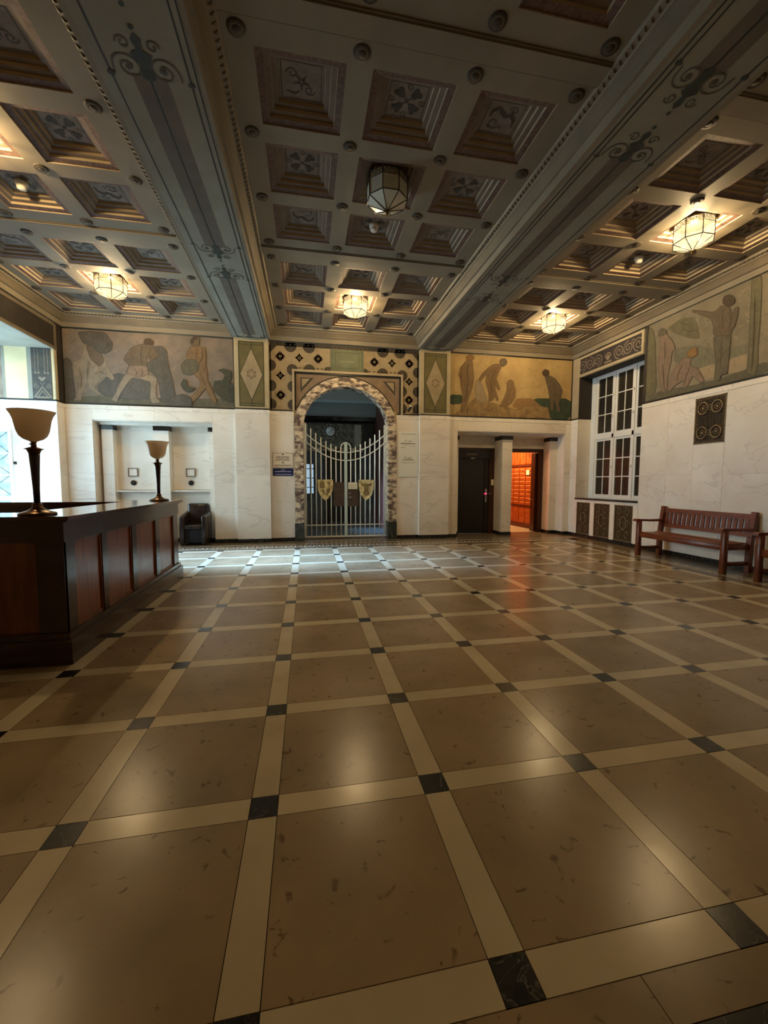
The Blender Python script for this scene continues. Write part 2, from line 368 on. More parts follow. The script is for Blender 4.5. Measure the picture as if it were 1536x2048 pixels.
# border: plain band, meander band, plain band (all round)
def run_tiles(n, fx):
    for k in range(n): fx(k)
KI, KO = 0.19, 0.43
for k in range(13):      # inner plain band along far side and near side
    x0 = GX0+(GX1-GX0)*k/13; x1 = GX0+(GX1-GX0)*(k+1)/13
    slab('border_tile', x0, GY1, x1, GY1+KI, 'floor_border')
    slab('border_tile', x0+0.35, -0.172, x1+0.35, GY0, 'floor_brown')
for k in range(10):
    y0 = GY0+(GY1-GY0)*k/10; y1 = GY0+(GY1-GY0)*(k+1)/10
    slab('border_tile', GX1, y0, GX1+KI, y1, 'floor_border'); slab('border_tile', GX0-KI, y0, GX0, y1, 'floor_border')
slab('border_tile', GX1, GY1, GX1+KI, GY1+KI, 'floor_border')
slab('black_band', GX0-1, -0.30, GX1+1, -0.172, 'black_stone')
slab('border_band', GX0-1, YB, GX1+1, -0.30, 'floor_brown')
for a in ((GX0-KI-KO+.19, GY1+KI, GX1+KI+KO, GY1+KO), (GX0-1, GY1+KO, XR+.4, 9.4)): slab('border_band', *a, 'floor_border')
for a in ((GX1+KI, -.172, GX1+KO, GY1+KI), (GX1+KO, -.172, XR+.3, GY1+KO), (GX0-KO, -.172, GX0-KI, GY1+KI), (XL-.2, -.172, GX0-KO, GY1+KO)): slab('border_band', *a, 'floor_border')
# meander inlay strips, one object for the run on each side
def meander(o, u, v, n, s):
    pt = Paint(o, u, v, (0, 0, 1))
    for k in range(n):
        b = k*s
        pt.ribbon([(b, .02), (b, .20), (b+.62*s, .20), (b+.62*s, .09), (b+.32*s, .09)], .026, .0006)
        pt.ribbon([(b, .02), (b+s, .02)], .026, .0004)
    b = pt.build('meander_inlay', 'floor_key', floor, fix=False); tag(b, kind='stuff'); return b
meander((GX0-KI, GY1+KI+.01, 0), (1, 0, 0), (0, 1, 0), 52, (GX1-GX0+2*KI)/52)
meander((GX1+KI+.01, GY1+KI, 0), (0, -1, 0), (1, 0, 0), 40, (GY1-GY0+KI)/40)
Paint((XL, 8.17, 0), (1, 0, 0), (0, 1, 0), (0, 0, 1)).rect(0, 0, XR-XL, .03, .0006).build('inlay_line', 'floor_key', floor, fix=False)

# ------------------------------------------------------------------ far wall
wf = empty('wall_far', (0, 9, 0)); wf['kind'] = 'structure'
def wfp(mb, name, m): 
    o = mb.build(name, m, wf); o.matrix_parent_inverse = wf.matrix_world.inverted(); o.location = (0, -9, 0) if False else (0, 0, 0); return o
bpy.context.view_layer.update()
wf.location = (0, 0, 0)
def P_(parent):                                    # children share the world origin
    def f(mb, name, m, kind=None, label=None, fix=True):
        o = mb.build(name, m, parent, fix=fix)
        if kind: o['kind'] = kind
        if label: o['label'] = label
        return o
    return f
wp = P_(wf)
AX, AR0, AR1, ASZ = 1.125, 0.995, 1.195, 2.585      # arch centre, inner/outer radius, springing
ZT = ZC+0.05
# backing masonry
LR0, LR1, LRZ = -4.19, -1.82, 2.665                  # left recess
RR0, RR1, RRZ = 3.86, 6.81, 2.635                    # right recess
bk = MB()
bk.box((XL-1.6, YS+.015, 0), (LR0, 9.6, ZT)).box((LR0, YS+.015, LRZ), (LR1, 9.6, ZT)).box((LR0, 9.12, 0), (LR1, 9.6, LRZ)).box((LR1, YS+.015, 0), (AX-AR1, 8.95, ZT))
bk.box((AX+AR1, YS+.015, 0), (RR0, 8.95, ZT)).box((RR0, YS+.015, RRZ), (RR1, 9.45, ZT)).box((RR1, YS+.015, 0), (XR+.6, 9.45, ZT))
arc = [(AX+AR1*math.cos(PI*k/32), YS+.015, ASZ+AR1*math.sin(PI*k/32)) for k in range(33)]
for k in range(32):
    a, b = arc[k], arc[k+1]
    bk.prism([a, b, (b[0], YS+.015, ZT), (a[0], YS+.015, ZT)], (0, 8.95-YS-.015, 0))
wp(bk, 'masonry', 'plaster')
def mslab(x0, z0, x1, z1, y=YS, name='marble_slab', m='marble', th=.02):
    return wp(MB().box((x0+GAP, y, z0+GAP), (x1-GAP, y+th, z1-GAP)), name, m)
ZB, ZCAP = 0.085, 2.885
def mcol(x0, x1, y=YS, cuts=(1.52,), top=ZCAP):
    zs = [ZB]+list(cuts)+[top]
    for a, b in zip(zs, zs[1:]): mslab(x0, a, x1, b, y)
mcol(XL, LR0, cuts=(1.0, 1.95)); mcol(LR1, PL0, cuts=(1.35, 2.1))
for a, b in ((LR0, -3.0), (-3.0, LR1)): mslab(a, LRZ, b, ZCAP)
mcol(PL1, AX-AR1, cuts=(1.51,)); mcol(AX+AR1, PR0, cuts=(1.49,))
mcol(PR1, RR0, cuts=(1.3,)); mcol(RR1, XR, cuts=(1.5,))
for a, b in ((RR0, 5.3), (5.3, RR1)): mslab(a, RRZ, b, ZCAP)
for x0, x1 in ((PL0, PL1), (PR0, PR1)):               # pilasters
    for a, b in ((ZB, 1.52), (1.52, ZCAP)): wp(MB().box((x0, YP, a+GAP), (x1, YS+.03, b-GAP)), 'pilaster_slab', 'marble')
    wp(MB().box((x0-.006, YP-.006, ZCAP), (x1+.006, YS+.02, ZM)), 'cap_moulding', 'marble_trim')
    wp(MB().box((x0-.004, YP-.004, ZM), (x1+.004, YS+.02, ZM+.03)), 'dark_fillet', 'dark_trim')
    wp(MB().box((x0, YP, ZM+.03), (x1, YS+.02, ZT)), 'pilaster_head', 'cream_paint')
    wp(MB().box((x0-.002, YP-.004, 0), (x1+.002, YS+.02, ZB)), 'baseboard', 'black_stone')
for x0, x1 in ((XL, PL0), (PL1, AX-AR1), (AX+AR1, PR0), (PR1, XR)):
    wp(MB().box((x0, YS-.006, ZCAP), (x1, YS+.02, ZM)), 'cap_moulding', 'marble_trim')
    wp(MB().box((x0, YS-.004, ZM), (x1, YS+.02, ZM+.03)), 'dark_fillet', 'dark_trim')
for x0, x1 in ((XL, LR0), (LR1, PL0), (PL1, AX-AR1), (AX+AR1, PR0), (PR1, RR0), (RR1, XR)):
    wp(MB().box((x0, YS-.004, 0), (x1, YS+.02, ZB)), 'baseboard', 'black_stone')
# reveals of the two recesses
def reveal(x0, x1, zt, ydeep):
    wp(MB().box((x0-.01, YS+.02, ZB), (x0+.012, ydeep, zt)), 'reveal_slab', 'marble')
    wp(MB().box((x1-.012, YS+.02, ZB), (x1+.01, ydeep, zt)), 'reveal_slab', 'marble')
    wp(MB().box((x0, YS+.02, zt-.02), (x1, ydeep, zt)), 'soffit_slab', 'marble_trim')
    wp(MB().box((x0-.01, YS+.02, 0), (x0+.014, ydeep, ZB)), 'baseboard', 'black_stone')
    wp(MB().box((x1-.014, YS+.02, 0), (x1+.01, ydeep, ZB)), 'baseboard', 'black_stone')
reveal(LR0, LR1, LRZ, 9.1); reveal(RR0, RR1, RRZ, 9.32)
def pier(x0, x1, y0, y1, zt, cap=.105):
    wp(MB().box((x0, y0, ZB), (x1, y1, zt-cap)), 'pier', 'marble')
    wp(MB().box((x0-.012, y0-.012, zt-cap), (x1+.012, y1, zt)), 'pier_capital', 'black_stone')
    wp(MB().box((x0-.008, y0-.008, 0), (x1+.008, y1, ZB)), 'baseboard', 'black_stone')
zl = LRZ-.02
pier(LR0+.07, -3.90, 8.86, 9.1, zl-.05); pier(-3.085, -2.785, 8.86, 9.1, zl-.05); pier(-1.955, LR1-.012, 8.86, 9.1, zl-.05)
wp(MB().box((LR0+.012, 8.84, zl-.055), (LR1-.012, 9.1, zl)), 'soffit_step', 'marble_trim')
for x0, x1 in ((-3.90, -3.085), (-2.785, -1.955)):
    wp(MB().box((x0, 9.06, 1.19), (x1, 9.12, zl-.05)), 'niche_panel', 'marble')
    wp(MB().box((x0, 9.04, ZB), (x1, 9.12, 1.15)), 'niche_panel', 'marble')
    wp(MB().box((x0, 8.90, 1.15), (x1, 9.10, 1.18)), 'stone_shelf', 'marble_trim')
    wp(MB().box((x0, 9.03, 0), (x1, 9.12, ZB)), 'baseboard', 'black_stone')
# right recess: middle pier, right pier, lintel
zr = RRZ-.02
pier(5.16, 5.43, 8.85, 9.33, zr-.04); pier(6.60, RR1-.012, 8.98, 9.33, zr-.04); pier(RR0+.014, 4.06, 9.1, 9.33, zr-.04)
wp(MB().box((RR0, 8.83, zr-.045), (RR1, 9.33, zr)), 'soffit_step', 'marble_trim')
for x0, x1 in ((4.06, 5.16), (5.43, 6.60)): wp(MB().box((x0, 9.28, 2.285), (x1, 9.40, zr-.04)), 'lintel_slab', 'marble')
wp(MB().box((RR0, 9.40, 2.285), (RR1, 9.5, ZT)).box((RR0-.1, 9.33, 0), (4.07, 9.5, 2.3)).box((5.15, 9.33, 0), (5.44, 9.5, 2.3)).box((6.60, 9.33, 0), (RR1+.2, 9.5, 2.3)), 'masonry', 'plaster')

# arch surround
def arch_ring(r0, r1, y0, y1, a0=0, a1=PI, n=36):
    mb = MB()
    ang = [a0+(a1-a0)*k/n for k in range(n+1)]
    V = []
    for a in ang:
        for r, y in ((r0, y0), (r1, y0), (r1, y1), (r0, y1)): V.append((AX+r*math.cos(a), y, ASZ+r*math.sin(a)))
    F = []
    for k in range(n):
        for q in range(4): F.append((k*4+q, k*4+(q+1) % 4, (k+1)*4+(q+1) % 4, (k+1)*4+q))
    F += [(0, 1, 2, 3), (n*4+3, n*4+2, n*4+1, n*4)]
    return mb.add(V, F)
YA = YS-.02
ar = empty('trim_1'); tag(ar, 'veined breccia marble arch surround framing the iron gate', kind='structure')
ap = P_(ar)
ap(arch_ring(AR0, AR1, YA, 8.97), 'arch_ring', 'breccia')
for sgn in (-1, 1):
    x0, x1 = sorted((AX+sgn*AR0, AX+sgn*AR1))
    ap(MB().box((x0, YA, .42), (x1, 8.97, ASZ)), 'jamb', 'breccia')
    ap(MB().box((x0-.01, YA-.012, 0), (x1+.01, 8.97, .42)), 'plinth', 'verde', label='dark green marble plinth')
# frieze of the central bay
Pf = lambda: Paint((0, YS+.015, 0), (1, 0, 0), (0, 0, 1), (0, -1, 0))
cf = empty('arch_frieze_painting'); tag(cf, 'patterned brown and cream painted frieze around the arch', 'mural'); cp = P_(cf)
CX0, CX1, CZ0, CZ1 = PL1, PR0, ZM+.03, ZC
FX0, FX1, FZ = -0.08, 2.45, 3.91                       # square frame above arch
g = Pf(); g.rect(CX0, CZ0, FX0, CZ1).rect(FX1, CZ0, CX1, CZ1).rect(FX0, FZ, FX1, CZ1); cp(g, 'background', 'tapestry_cream', fix=False)
def clipdisc(p, u, v, r, lo, hi, d, mi=0):
    n = 26; pts = [(min(max(u+r*math.cos(2*PI*k/n), lo[0]), hi[0]), min(max(v+r*math.sin(2*PI*k/n), lo[1]), hi[1])) for k in range(n)]
    out = []
    for q in pts:
        if not out or (abs(q[0]-out[-1][0])+abs(q[1]-out[-1][1])) > 1e-4: out.append(q)
    if len(out) > 2: p.poly(out, d, mi)
d1 = .003; g = Pf()
g.rect(CX0+.02, CZ1-.10, CX1-.02, CZ1-.02, d1); g.rect(CX0+.015, CZ0, CX0+.05, CZ1-.1, d1); g.rect(CX1-.05, CZ0, CX1-.015, CZ1-.1, d1)
lo, hi = (CX0+.02, CZ0+.02), (CX1-.02, CZ1-.02)
for x, s in ((CX0+.02, 1), (CX1-.02, -1)):
    for z in (3.98, 3.53, 3.12): clipdisc(g, x+s*.015, z, .125, lo, hi, d1)
    g.poly([(x, CZ1-.1), (x+s*.16, CZ1-.1), (x, CZ1-.27)], d1)
for x, s in ((FX0, -1), (FX1, 1)):
    for z in (3.53, 3.12): clipdisc(g, x, z, .125, (CX0, CZ0+.02) if s < 0 else (FX1, CZ0+.02), (FX0, FZ) if s < 0 else (CX1, FZ), d1)
    clipdisc(g, x+s*.01, FZ-.01, .125, (CX0, CZ0), (CX1, CZ1), d1)
for s in (-1, 1):
    for k in (0, 1):
        x = 1.135+s*(1.26-.41*k)
        clipdisc(g, x, CZ1-.09, .135, (CX0, CZ0), (CX1, CZ1-.02), d1)
        if k: clipdisc(g, x, FZ, .13, (CX0, FZ), (CX1, CZ1), d1)
    clipdisc(g, 1.135+s*.42, FZ, .10, (CX0 if s < 0 else 1.53, FZ), (.765 if s < 0 else CX1, CZ1), d1)
cp(g, 'scalloped_patch', 'tapestry_dark', fix=False)
def motif(p, u, v, r, diamond, d):
    if diamond:
        p.poly([(u-r, v), (u-.35*r, v-.35*r), (u, v-r), (u+.35*r, v-.35*r), (u+r, v), (u+.35*r, v+.35*r), (u, v+r), (u-.35*r, v+.35*r)], d)
        p.poly([(u-.8*r, v), (u, v-.8*r), (u+.8*r, v), (u, v+.8*r)], d)
    else:
        for k in range(4): p.disc(u+.5*r*math.cos(PI/2*k), v+.5*r*math.sin(PI/2*k), .5*r, d, n=12)
        p.disc(u, v, .72*r, d, n=12)
spots = []
for x, dx in ((CX0+.25, 1), (CX1-.25, -1)):
    for k, z in enumerate((3.33, 3.76, 4.18)): spots.append((x, z-.04, k == 1))
    for k in (1, 2): spots.append((x+dx*.42*k, 4.17-.04, k == 1))
for u, v, dm in spots:
    g = Pf(); motif(g, u, v+.04, .108, dm, .004); cp(g, 'rosette_motif', 'tapestry_plum', fix=False)
    g = Pf(); g.ring(u, v+.04, .02, .032, .005, n=12); cp(g, 'rosette_centre', 'tapestry_cream', fix=False)
g = Pf(); g.rect(CX0, CZ1-.02, CX1, CZ1, .006)
for k in range(34): g.rect(CX0+.05+k*.1, CZ1-.075, CX0+.10+k*.1, CZ1-.05, .006)
for k in range(25): g.rect(FX0+.03+k*.1, FZ+.03, FX0+.08+k*.1, FZ+.05, .0065)
cp(g, 'border_dash', 'beam_line', fix=False)
# projecting square frame and spandrels
fr = MB()
fr.box((FX0-.02, YS-.03, FZ-.05), (FX1+.02, YS+.015, FZ)).box((FX0-.02, YS-.03, CZ0-.03), (FX0+.03, YS+.015, FZ-.05)).box((FX1-.03, YS-.03, CZ0-.03), (FX1+.02, YS+.015, FZ-.05))
cp(fr, 'square_frame', 'plaster')
fr = MB().box((FX0+.03, YS-.016, FZ-.085), (FX1-.03, YS+.015, FZ-.05)).box((FX0+.03, YS-.016, CZ0), (FX0+.065, YS+.015, FZ-.085)).box((FX1-.065, YS-.016, CZ0), (FX1-.03, YS+.015, FZ-.085))
cp(fr, 'frame_inner_line', 'dark_trim')
for s in (-1, 1):
    ex = FX0+.065 if s < 0 else FX1-.065
    aa = [PI/2+(PI/2)*k/16 for k in range(17)] if s < 0 else [PI/2-(PI/2)*k/16 for k in range(17)]
    R_ = AR1+.02
    pts = [(AX+R_*math.cos(a), ASZ+R_*math.sin(a)) for a in aa]
    pts = [q for q in pts if q[1] > CZ0 and q[1] < FZ-.086 and (q[0] > ex if s < 0 else q[0] < ex)]
    topx = pts[0][0]
    g = Pf(); g.poly([(topx, FZ-.086)]+pts+[(ex, CZ0), (ex, FZ-.086)], .004); cp(g, 'spandrel', 'spandrel', fix=False)
    g = Pf(); g.ribbon(pts, .03, .006); cp(g, 'spandrel_line', 'beam_line', fix=False)
    q = s*-1
    a_, b_, c_ = (ex+q*.10, FZ-.17), (ex+q*.40, FZ-.17), (ex+q*.10, FZ-.50)
    g = Pf(); g.poly([a_, b_, c_], .006); cp(g, 'spandrel_triangle', 'tapestry_dark', fix=False)
    g = Pf(); g.poly([(a_[0]+q*.03, a_[1]-.025), (b_[0]-q*.09, b_[1]-.025), (c_[0]+q*.03, c_[1]+.10)], .008); cp(g, 'spandrel_triangle', 'tapestry_cream', fix=False)
pq = MB().box((.765, YS-.012, FZ+.01), (1.53, YS+.015, CZ1-.11)); pqo = pq.build('plaque', 'olive_plaque', cf); pqo['label'] = 'pale green rectangular plaque'
Paint((0, YS-.012, 0), (1, 0, 0), (0, 0, 1), (0, -1, 0)).frame(.87, FZ+.07, 1.425, CZ1-.17, .008).frame(.80, FZ+.03, .815, CZ1-.13, .005).frame(1.48, FZ+.03, 1.495, CZ1-.13, .005).build('plaque_line', 'scroll_green', pqo, fix=False)
gl = Paint((0, YS-.012, 0), (1, 0, 0), (0, 0, 1), (0, -1, 0))
for k in range(9): gl.rect(.98+k*.037, FZ+.215, .98+k*.037+.027, FZ+.235)
gl.build('faded_inscription', 'beam_pale', pqo, fix=False)
# painted diamond panels on pilasters
for nm, x0, x1 in (('left', PL0, PL1), ('right', PR0, PR1)):
    cx = (x0+x1)/2; z0, z1 = ZM+.065, ZC-.075
    o = Paint((0, YP, 0), (1, 0, 0), (0, 0, 1), (0, -1, 0)); o.rect(x0+.095, z0, x1-.095, z1)
    pan = o.build('diamond_painting', 'green_paint', fix=False)
    tag(pan, 'olive green painted panel with cream diamond, %s of the arch' % nm, 'painting', 'diamond panels on the pilasters')
    zc = (z0+z1)/2; q = Paint((0, YP, 0), (1, 0, 0), (0, 0, 1), (0, -1, 0))
    q.poly([(cx-.24, zc), (cx, zc-.56), (cx+.24, zc), (cx, zc+.56)], .004); q.build('diamond', 'tapestry_cream', pan, fix=False)
    q = Paint((0, YP, 0), (1, 0, 0), (0, 0, 1), (0, -1, 0))
    q.frame(x0+.095, z0, x1-.095, z1, .018, .005)
    for a, b in (((cx-.24, zc), (cx, zc-.56)), ((cx, zc-.56), (cx+.24, zc)), ((cx+.24, zc), (cx, zc+.56)), ((cx, zc+.56), (cx-.24, zc)), ((cx, zc+.56), (cx, z1)), ((cx, zc-.56), (cx, z0)), ((x0+.1, z1-.07), (x1-.1, z1-.07)), ((x0+.1, z0+.07), (x1-.1, z0+.07))): q.ribbon([a, b], .012, .005)
    q.build('panel_line', 'green_line', pan, fix=False)
    q = Paint((0, YP, 0), (1, 0, 0), (0, 0, 1), (0, -1, 0)); q.ring(cx, zc, .05, .058, .006)
    for k in range(6): q.ring(cx, zc, .078, .096, .006, n=4, a0=k*PI/3+.15, a1=k*PI/3+.85)
    q.build('ring_motif', 'tapestry_plum', pan, fix=False)

def tone(name, f):
    nm = name+'_%d' % int(f*100)
    if nm not in MATS:
        c = [v*f for v in COLS[name][0][:3]]+[1]; e = [v*f for v in COLS[name][1][:3]]+[1]
        mat(nm, c, e, scale=6, rough=0.8)
    return nm
# murals -------------------------------------------------------------
def mural(name, label, base, rect, shapes, mp, N, axis, plane, lines=()):
    """rect: (a0,z0,a1,z1) on the wall; shapes: (part name, material, outline in photo pixels of a crop)"""
    if axis == 'y': mk = lambda: Paint((0, plane, 0), (1, 0, 0), (0, 0, 1), N)
    else: mk = lambda: Paint((plane, 0, 0), (0, 1, 0), (0, 0, 1), N)
    p = mk(); p.rect(rect[0], rect[1], rect[2], rect[3], .003); o = p.build(name, base, fix=False); tag(o, label, 'mural')
    rnd = random.Random(len(label))
    def strokes(n, pick, mats, d, nm, par, L=(.06, .22), W=(.008, .026), ang=(.2, 1.1), ok=None):
        q = mk(); 
        for _ in range(n):
            c = pick()
            if c is None: continue
            a = rnd.uniform(*ang)*rnd.choice((1, 1, -1)); l = rnd.uniform(*L)/2; b = rnd.uniform(-.4, .4)
            pts = [(c[0]+t*l*math.cos(a+b*t), c[1]+t*l*math.sin(a+b*t)) for t in (-1, -.3, .3, 1)]
            pts = [(min(max(u, rect[0]), rect[2]), min(max(v, rect[1]), rect[3])) for u, v in pts]
            if ok and not (ok(*pts[0]) and ok(*pts[-1])): continue
            wd = rnd.uniform(*W); q.ribbon(pts, [wd*.3, wd, wd, wd*.3], d+rnd.uniform(0, .0003), rnd.randrange(len(mats)))
        b_ = q.build(nm, mats, par, fix=False); b_['kind'] = 'stuff'
    vis = rect if axis == 'y' else (3.2, rect[1], rect[2], rect[3])
    strokes(420, lambda: (rnd.uniform(vis[0], vis[2]), rnd.uniform(vis[1], vis[3])), [tone(base, 1.13), tone(base, .86), tone(base, 1.05)], .0034, 'brushwork', o)
    for k, (nm, m, pts) in enumerate(shapes):
        q = mk(); uv = []
        for a, b in pts:
            x, y = mp[0]+a/mp[2], mp[1]+b/mp[2]
            W = on_y(x, y, plane) if axis == 'y' else on_x(x, y, plane)
            u = W.x if axis == 'y' else W.y
            uv.append((min(max(u, rect[0]), rect[2]), min(max(W.z, rect[1]), rect[3])))
        # smooth the outline a little
        sm = []
        for i in range(len(uv)):
            A, B = Vector(uv[i]), Vector(uv[(i+1) % len(uv)]); sm += [A*.86+B*.14, A*.14+B*.86]
        q.poly([(v.x, v.y) for v in sm], .004+.0009*k); fo_ = q.build(nm, m, o, fix=False)
        if nm not in ('ground', 'sea', 'sand', 'hill', 'distant_hill', 'foliage'):
            ol = mk(); ol.ribbon([(v.x, v.y) for v in sm]+[(sm[0].x, sm[0].y)], .011, .004+.0009*k+.0002); ol.build('contour', tone(m, .62), fo_, fix=False)
        us = [v.x for v in sm]; vs_ = [v.y for v in sm]; bb = (min(us), min(vs_), max(us), max(vs_))
        def inside(u, v):
            c = False; j = len(sm)-1
            for i in range(len(sm)):
                if (sm[i].y > v) != (sm[j].y > v) and u < (sm[j].x-sm[i].x)*(v-sm[i].y)/(sm[j].y-sm[i].y)+sm[i].x: c = not c
                j = i
            return c
        def pick():
            for _ in range(6):
                u, v = rnd.uniform(bb[0], bb[2]), rnd.uniform(bb[1], bb[3])
                if inside(u, v): return (u, v)
        n_ = int(min(260, 420*(bb[2]-bb[0])*(bb[3]-bb[1])))+12
        strokes(n_, pick, [tone(m, 1.16), tone(m, .82), tone(m, 1.05)], .004+.0009*k+.0003, 'shading', fo_, L=(.03, .13), W=(.006, .018), ang=(.7, 1.5), ok=inside)
    for k, ln in enumerate(lines):                       # painted modelling lines of the figures
        q = mk(); uv = []
        for a, b in ln:
            W = on_y(mp[0]+a/mp[2], mp[1]+b/mp[2], plane) if axis == 'y' else on_x(mp[0]+a/mp[2], mp[1]+b/mp[2], plane)
            uv.append((W.x if axis == 'y' else W.y, W.z))
        q.ribbon(uv, [.006]+[.014]*(len(uv)-2)+[.006], .006+.0009*len(shapes)); q.build('modelling_line', tone('flesh_shade', .62), o, fix=False)
    return o
LM = (XL+.02, ZM+.035, PL0-.03, ZC)
mural('wall_mural', 'muted mauve mural of three labouring figures with rocks, left of the arch', 'mauve_paint', LM, [
 ('ground', 'ground_paint', [(0, 640), (400, 620), (900, 650), (1490, 650), (1500, 760), (0, 730)]),
 ('rock', 'slate_paint', [(10, 320), (60, 295), (100, 340), (110, 450), (140, 640), (10, 700)]),
 ('rock', 'slate_paint', [(320, 540), (420, 450), (500, 435), (560, 450), (640, 470), (780, 500), (770, 650), (580, 655), (470, 640), (340, 610)]),
 ('figure', 'flesh_pale', [(210, 190), (300, 180), (370, 250), (390, 330), (440, 420), (465, 480), (445, 495), (400, 460), (330, 500), (300, 560), (355, 610), (330, 625), (250, 560), (235, 500), (200, 590), (180, 670), (110, 665), (150, 630), (165, 540), (130, 470), (105, 390), (110, 340), (180, 310)]),
 ('figure_shadow', 'flesh_shade', [(220, 190), (340, 220), (380, 330), (340, 380), (260, 310)]),
 ('rock', 'slate_paint', [(150, 85), (250, 75), (390, 85), (455, 180), (440, 240), (390, 270), (330, 250), (270, 200), (200, 180)]),
 ('rock', 'slate_paint', [(780, 210), (870, 200), (915, 250), (915, 320), (960, 500), (985, 640), (870, 690), (850, 560), (830, 470), (740, 390), (750, 340), (840, 280)]),
 ('figure', 'flesh_shade', [(640, 200), (720, 180), (790, 200), (830, 260), (850, 280), (780, 330), (740, 290), (740, 390), (700, 450), (560, 440), (590, 360), (545, 325), (560, 280), (600, 230)]),
 ('figure_legs', 'flesh_pale', [(560, 440), (720, 430), (830, 470), (820, 540), (820, 640), (865, 685), (785, 690), (770, 640), (780, 510), (680, 480), (620, 470), (560, 540), (500, 640), (490, 685), (440, 660), (480, 600), (500, 540)]),
 ('drapery', 'rose_paint', [(590, 370), (740, 370), (760, 440), (690, 470), (570, 440)]),
 ('hair', 'hair_paint', [(715, 170), (730, 140), (770, 138), (800, 165), (795, 195), (760, 185), (725, 190)]),
 ('figure', 'flesh_warm', [(1110, 210), (1160, 200), (1240, 215), (1245, 300), (1240, 360), (1260, 440), (1255, 490), (1290, 560), (1340, 680), (1310, 690), (1260, 600), (1240, 560), (1180, 640), (1130, 680), (1120, 640), (1190, 560), (1200, 500), (1140, 440), (1090, 400), (1080, 280)]),
 ('head', 'flesh_shade', [(1115, 150), (1150, 125), (1190, 140), (1190, 185), (1160, 210), (1120, 190)]),
 ('hair', 'hair_paint', [(1112, 160), (1140, 122), (1180, 132), (1150, 150), (1125, 190)]),
 ('boulder', 'ground_paint', [(1030, 370), (1070, 320), (1150, 315), (1190, 360), (1180, 420), (1110, 450), (1050, 440)]),
 ('serpent', 'snake_paint', [(1350, 410), (1400, 395), (1460, 420), (1465, 470), (1440, 520), (1480, 520), (1485, 690), (1380, 650), (1310, 580), (1320, 500), (1390, 500), (1410, 450), (1380, 420)]),
 ('serpent', 'snake_paint', [(1030, 530), (1060, 480), (1085, 500), (1085, 550), (1160, 560), (1110, 600), (1060, 580)]),
 ('boulder', 'slate_paint', [(920, 690), (950, 640), (1050, 610), (1120, 650), (1130, 720), (920, 710)])],
 (120, 645, 4.2667), (0, -1, 0), 'y', YS+.012,
 [[(700, 205), (690, 260), (695, 320), (700, 370)], [(620, 240), (610, 280), (640, 320)], [(770, 230), (760, 290), (800, 320), (845, 285)], [(640, 400), (660, 430), (650, 460)], [(700, 390), (710, 430), (700, 465)],
  [(1165, 215), (1170, 260), (1160, 310)], [(1215, 225), (1215, 300), (1190, 350)], [(1195, 430), (1235, 520), (1245, 570)], [(1205, 360), (1230, 400), (1250, 450)], [(250, 330), (240, 420), (235, 500)], [(165, 400), (190, 470), (180, 560)], [(300, 440), (350, 420), (400, 450)], [(380, 250), (410, 190), (400, 120)], [(860, 330), (890, 450), (900, 600)]])
RM = (PR1+.03, ZM+.035, XR-.03, ZC)
mural('wall_mural', 'golden mural of four bathers by a green sea, above the double doorway', 'sky_paint', RM, [
 ('sea', 'sea_paint', [(20, 555), (180, 560), (170, 665), (20, 675)]),
 ('sea', 'sea_paint', [(1000, 600), (1500, 605), (1500, 870), (1200, 850), (1190, 710), (1110, 700)]),
 ('hill', 'hill_paint', [(810, 600), (1000, 600), (1110, 705), (920, 690), (860, 740), (760, 700)]),
 ('rock', 'rock_paint', [(30, 830), (90, 790), (200, 700), (260, 650), (330, 600), (470, 640), (640, 690), (830, 740), (920, 690), (1050, 680), (1190, 720), (1210, 850), (400, 840)]),
 ('drapery', 'sand_paint', [(330, 400), (380, 380), (420, 480), (470, 620), (430, 660), (330, 620)]),
 ('figure', 'flesh_warm', [(235, 150), (290, 150), (300, 230), (310, 380), (280, 520), (260, 560), (230, 660), (190, 740), (150, 760), (170, 640), (190, 580), (160, 480), (150, 370), (130, 330), (150, 240), (200, 180)]),
 ('hair', 'ochre_paint', [(215, 120), (250, 85), (300, 90), (320, 130), (290, 150), (230, 145)]),
 ('figure', 'flesh_warm', [(590, 195), (640, 220), (600, 300), (570, 370), (610, 460), (615, 500), (600, 500), (560, 420), (560, 500), (600, 600), (590, 640), (550, 570), (540, 620), (480, 640), (490, 560), (470, 470), (450, 410), (460, 310), (390, 400), (360, 390), (400, 320), (480, 240), (540, 200)]),
 ('head', 'flesh_shade', [(610, 170), (630, 135), (680, 130), (705, 170), (690, 205), (650, 230), (620, 200)]),
 ('figure', 'flesh_warm', [(700, 410), (740, 380), (775, 400), (785, 460), (800, 500), (800, 590), (760, 650), (700, 700), (660, 700), (610, 700), (660, 610), (700, 500)]),
 ('figure', 'flesh_shade', [(1150, 350), (1200, 330), (1270, 370), (1330, 450), (1355, 520), (1330, 620), (1310, 660), (1330, 750), (1290, 760), (1270, 640), (1250, 620), (1250, 740), (1215, 750), (1205, 620), (1190, 500), (1160, 400)]),
 ('hair', 'hair_paint', [(1115, 290), (1150, 258), (1195, 275), (1200, 320), (1160, 345), (1130, 330)])],
 (895, 695, 5.908), (0, -1, 0), 'y', YS+.012,
 [[(240, 190), (235, 290), (240, 400)], [(170, 290), (160, 340), (170, 400)], [(225, 420), (230, 520), (215, 600)], [(590, 230), (540, 310), (520, 400)], [(500, 420), (520, 500), (510, 600)], [(740, 480), (720, 560), (690, 640)], [(1230, 380), (1260, 470), (1250, 560)], [(1270, 560), (1255, 600), (1260, 650)], [(930, 740), (920, 770), (940, 790)], [(240, 690), (230, 740), (240, 790)], [(540, 690), (520, 740), (540, 780)]])
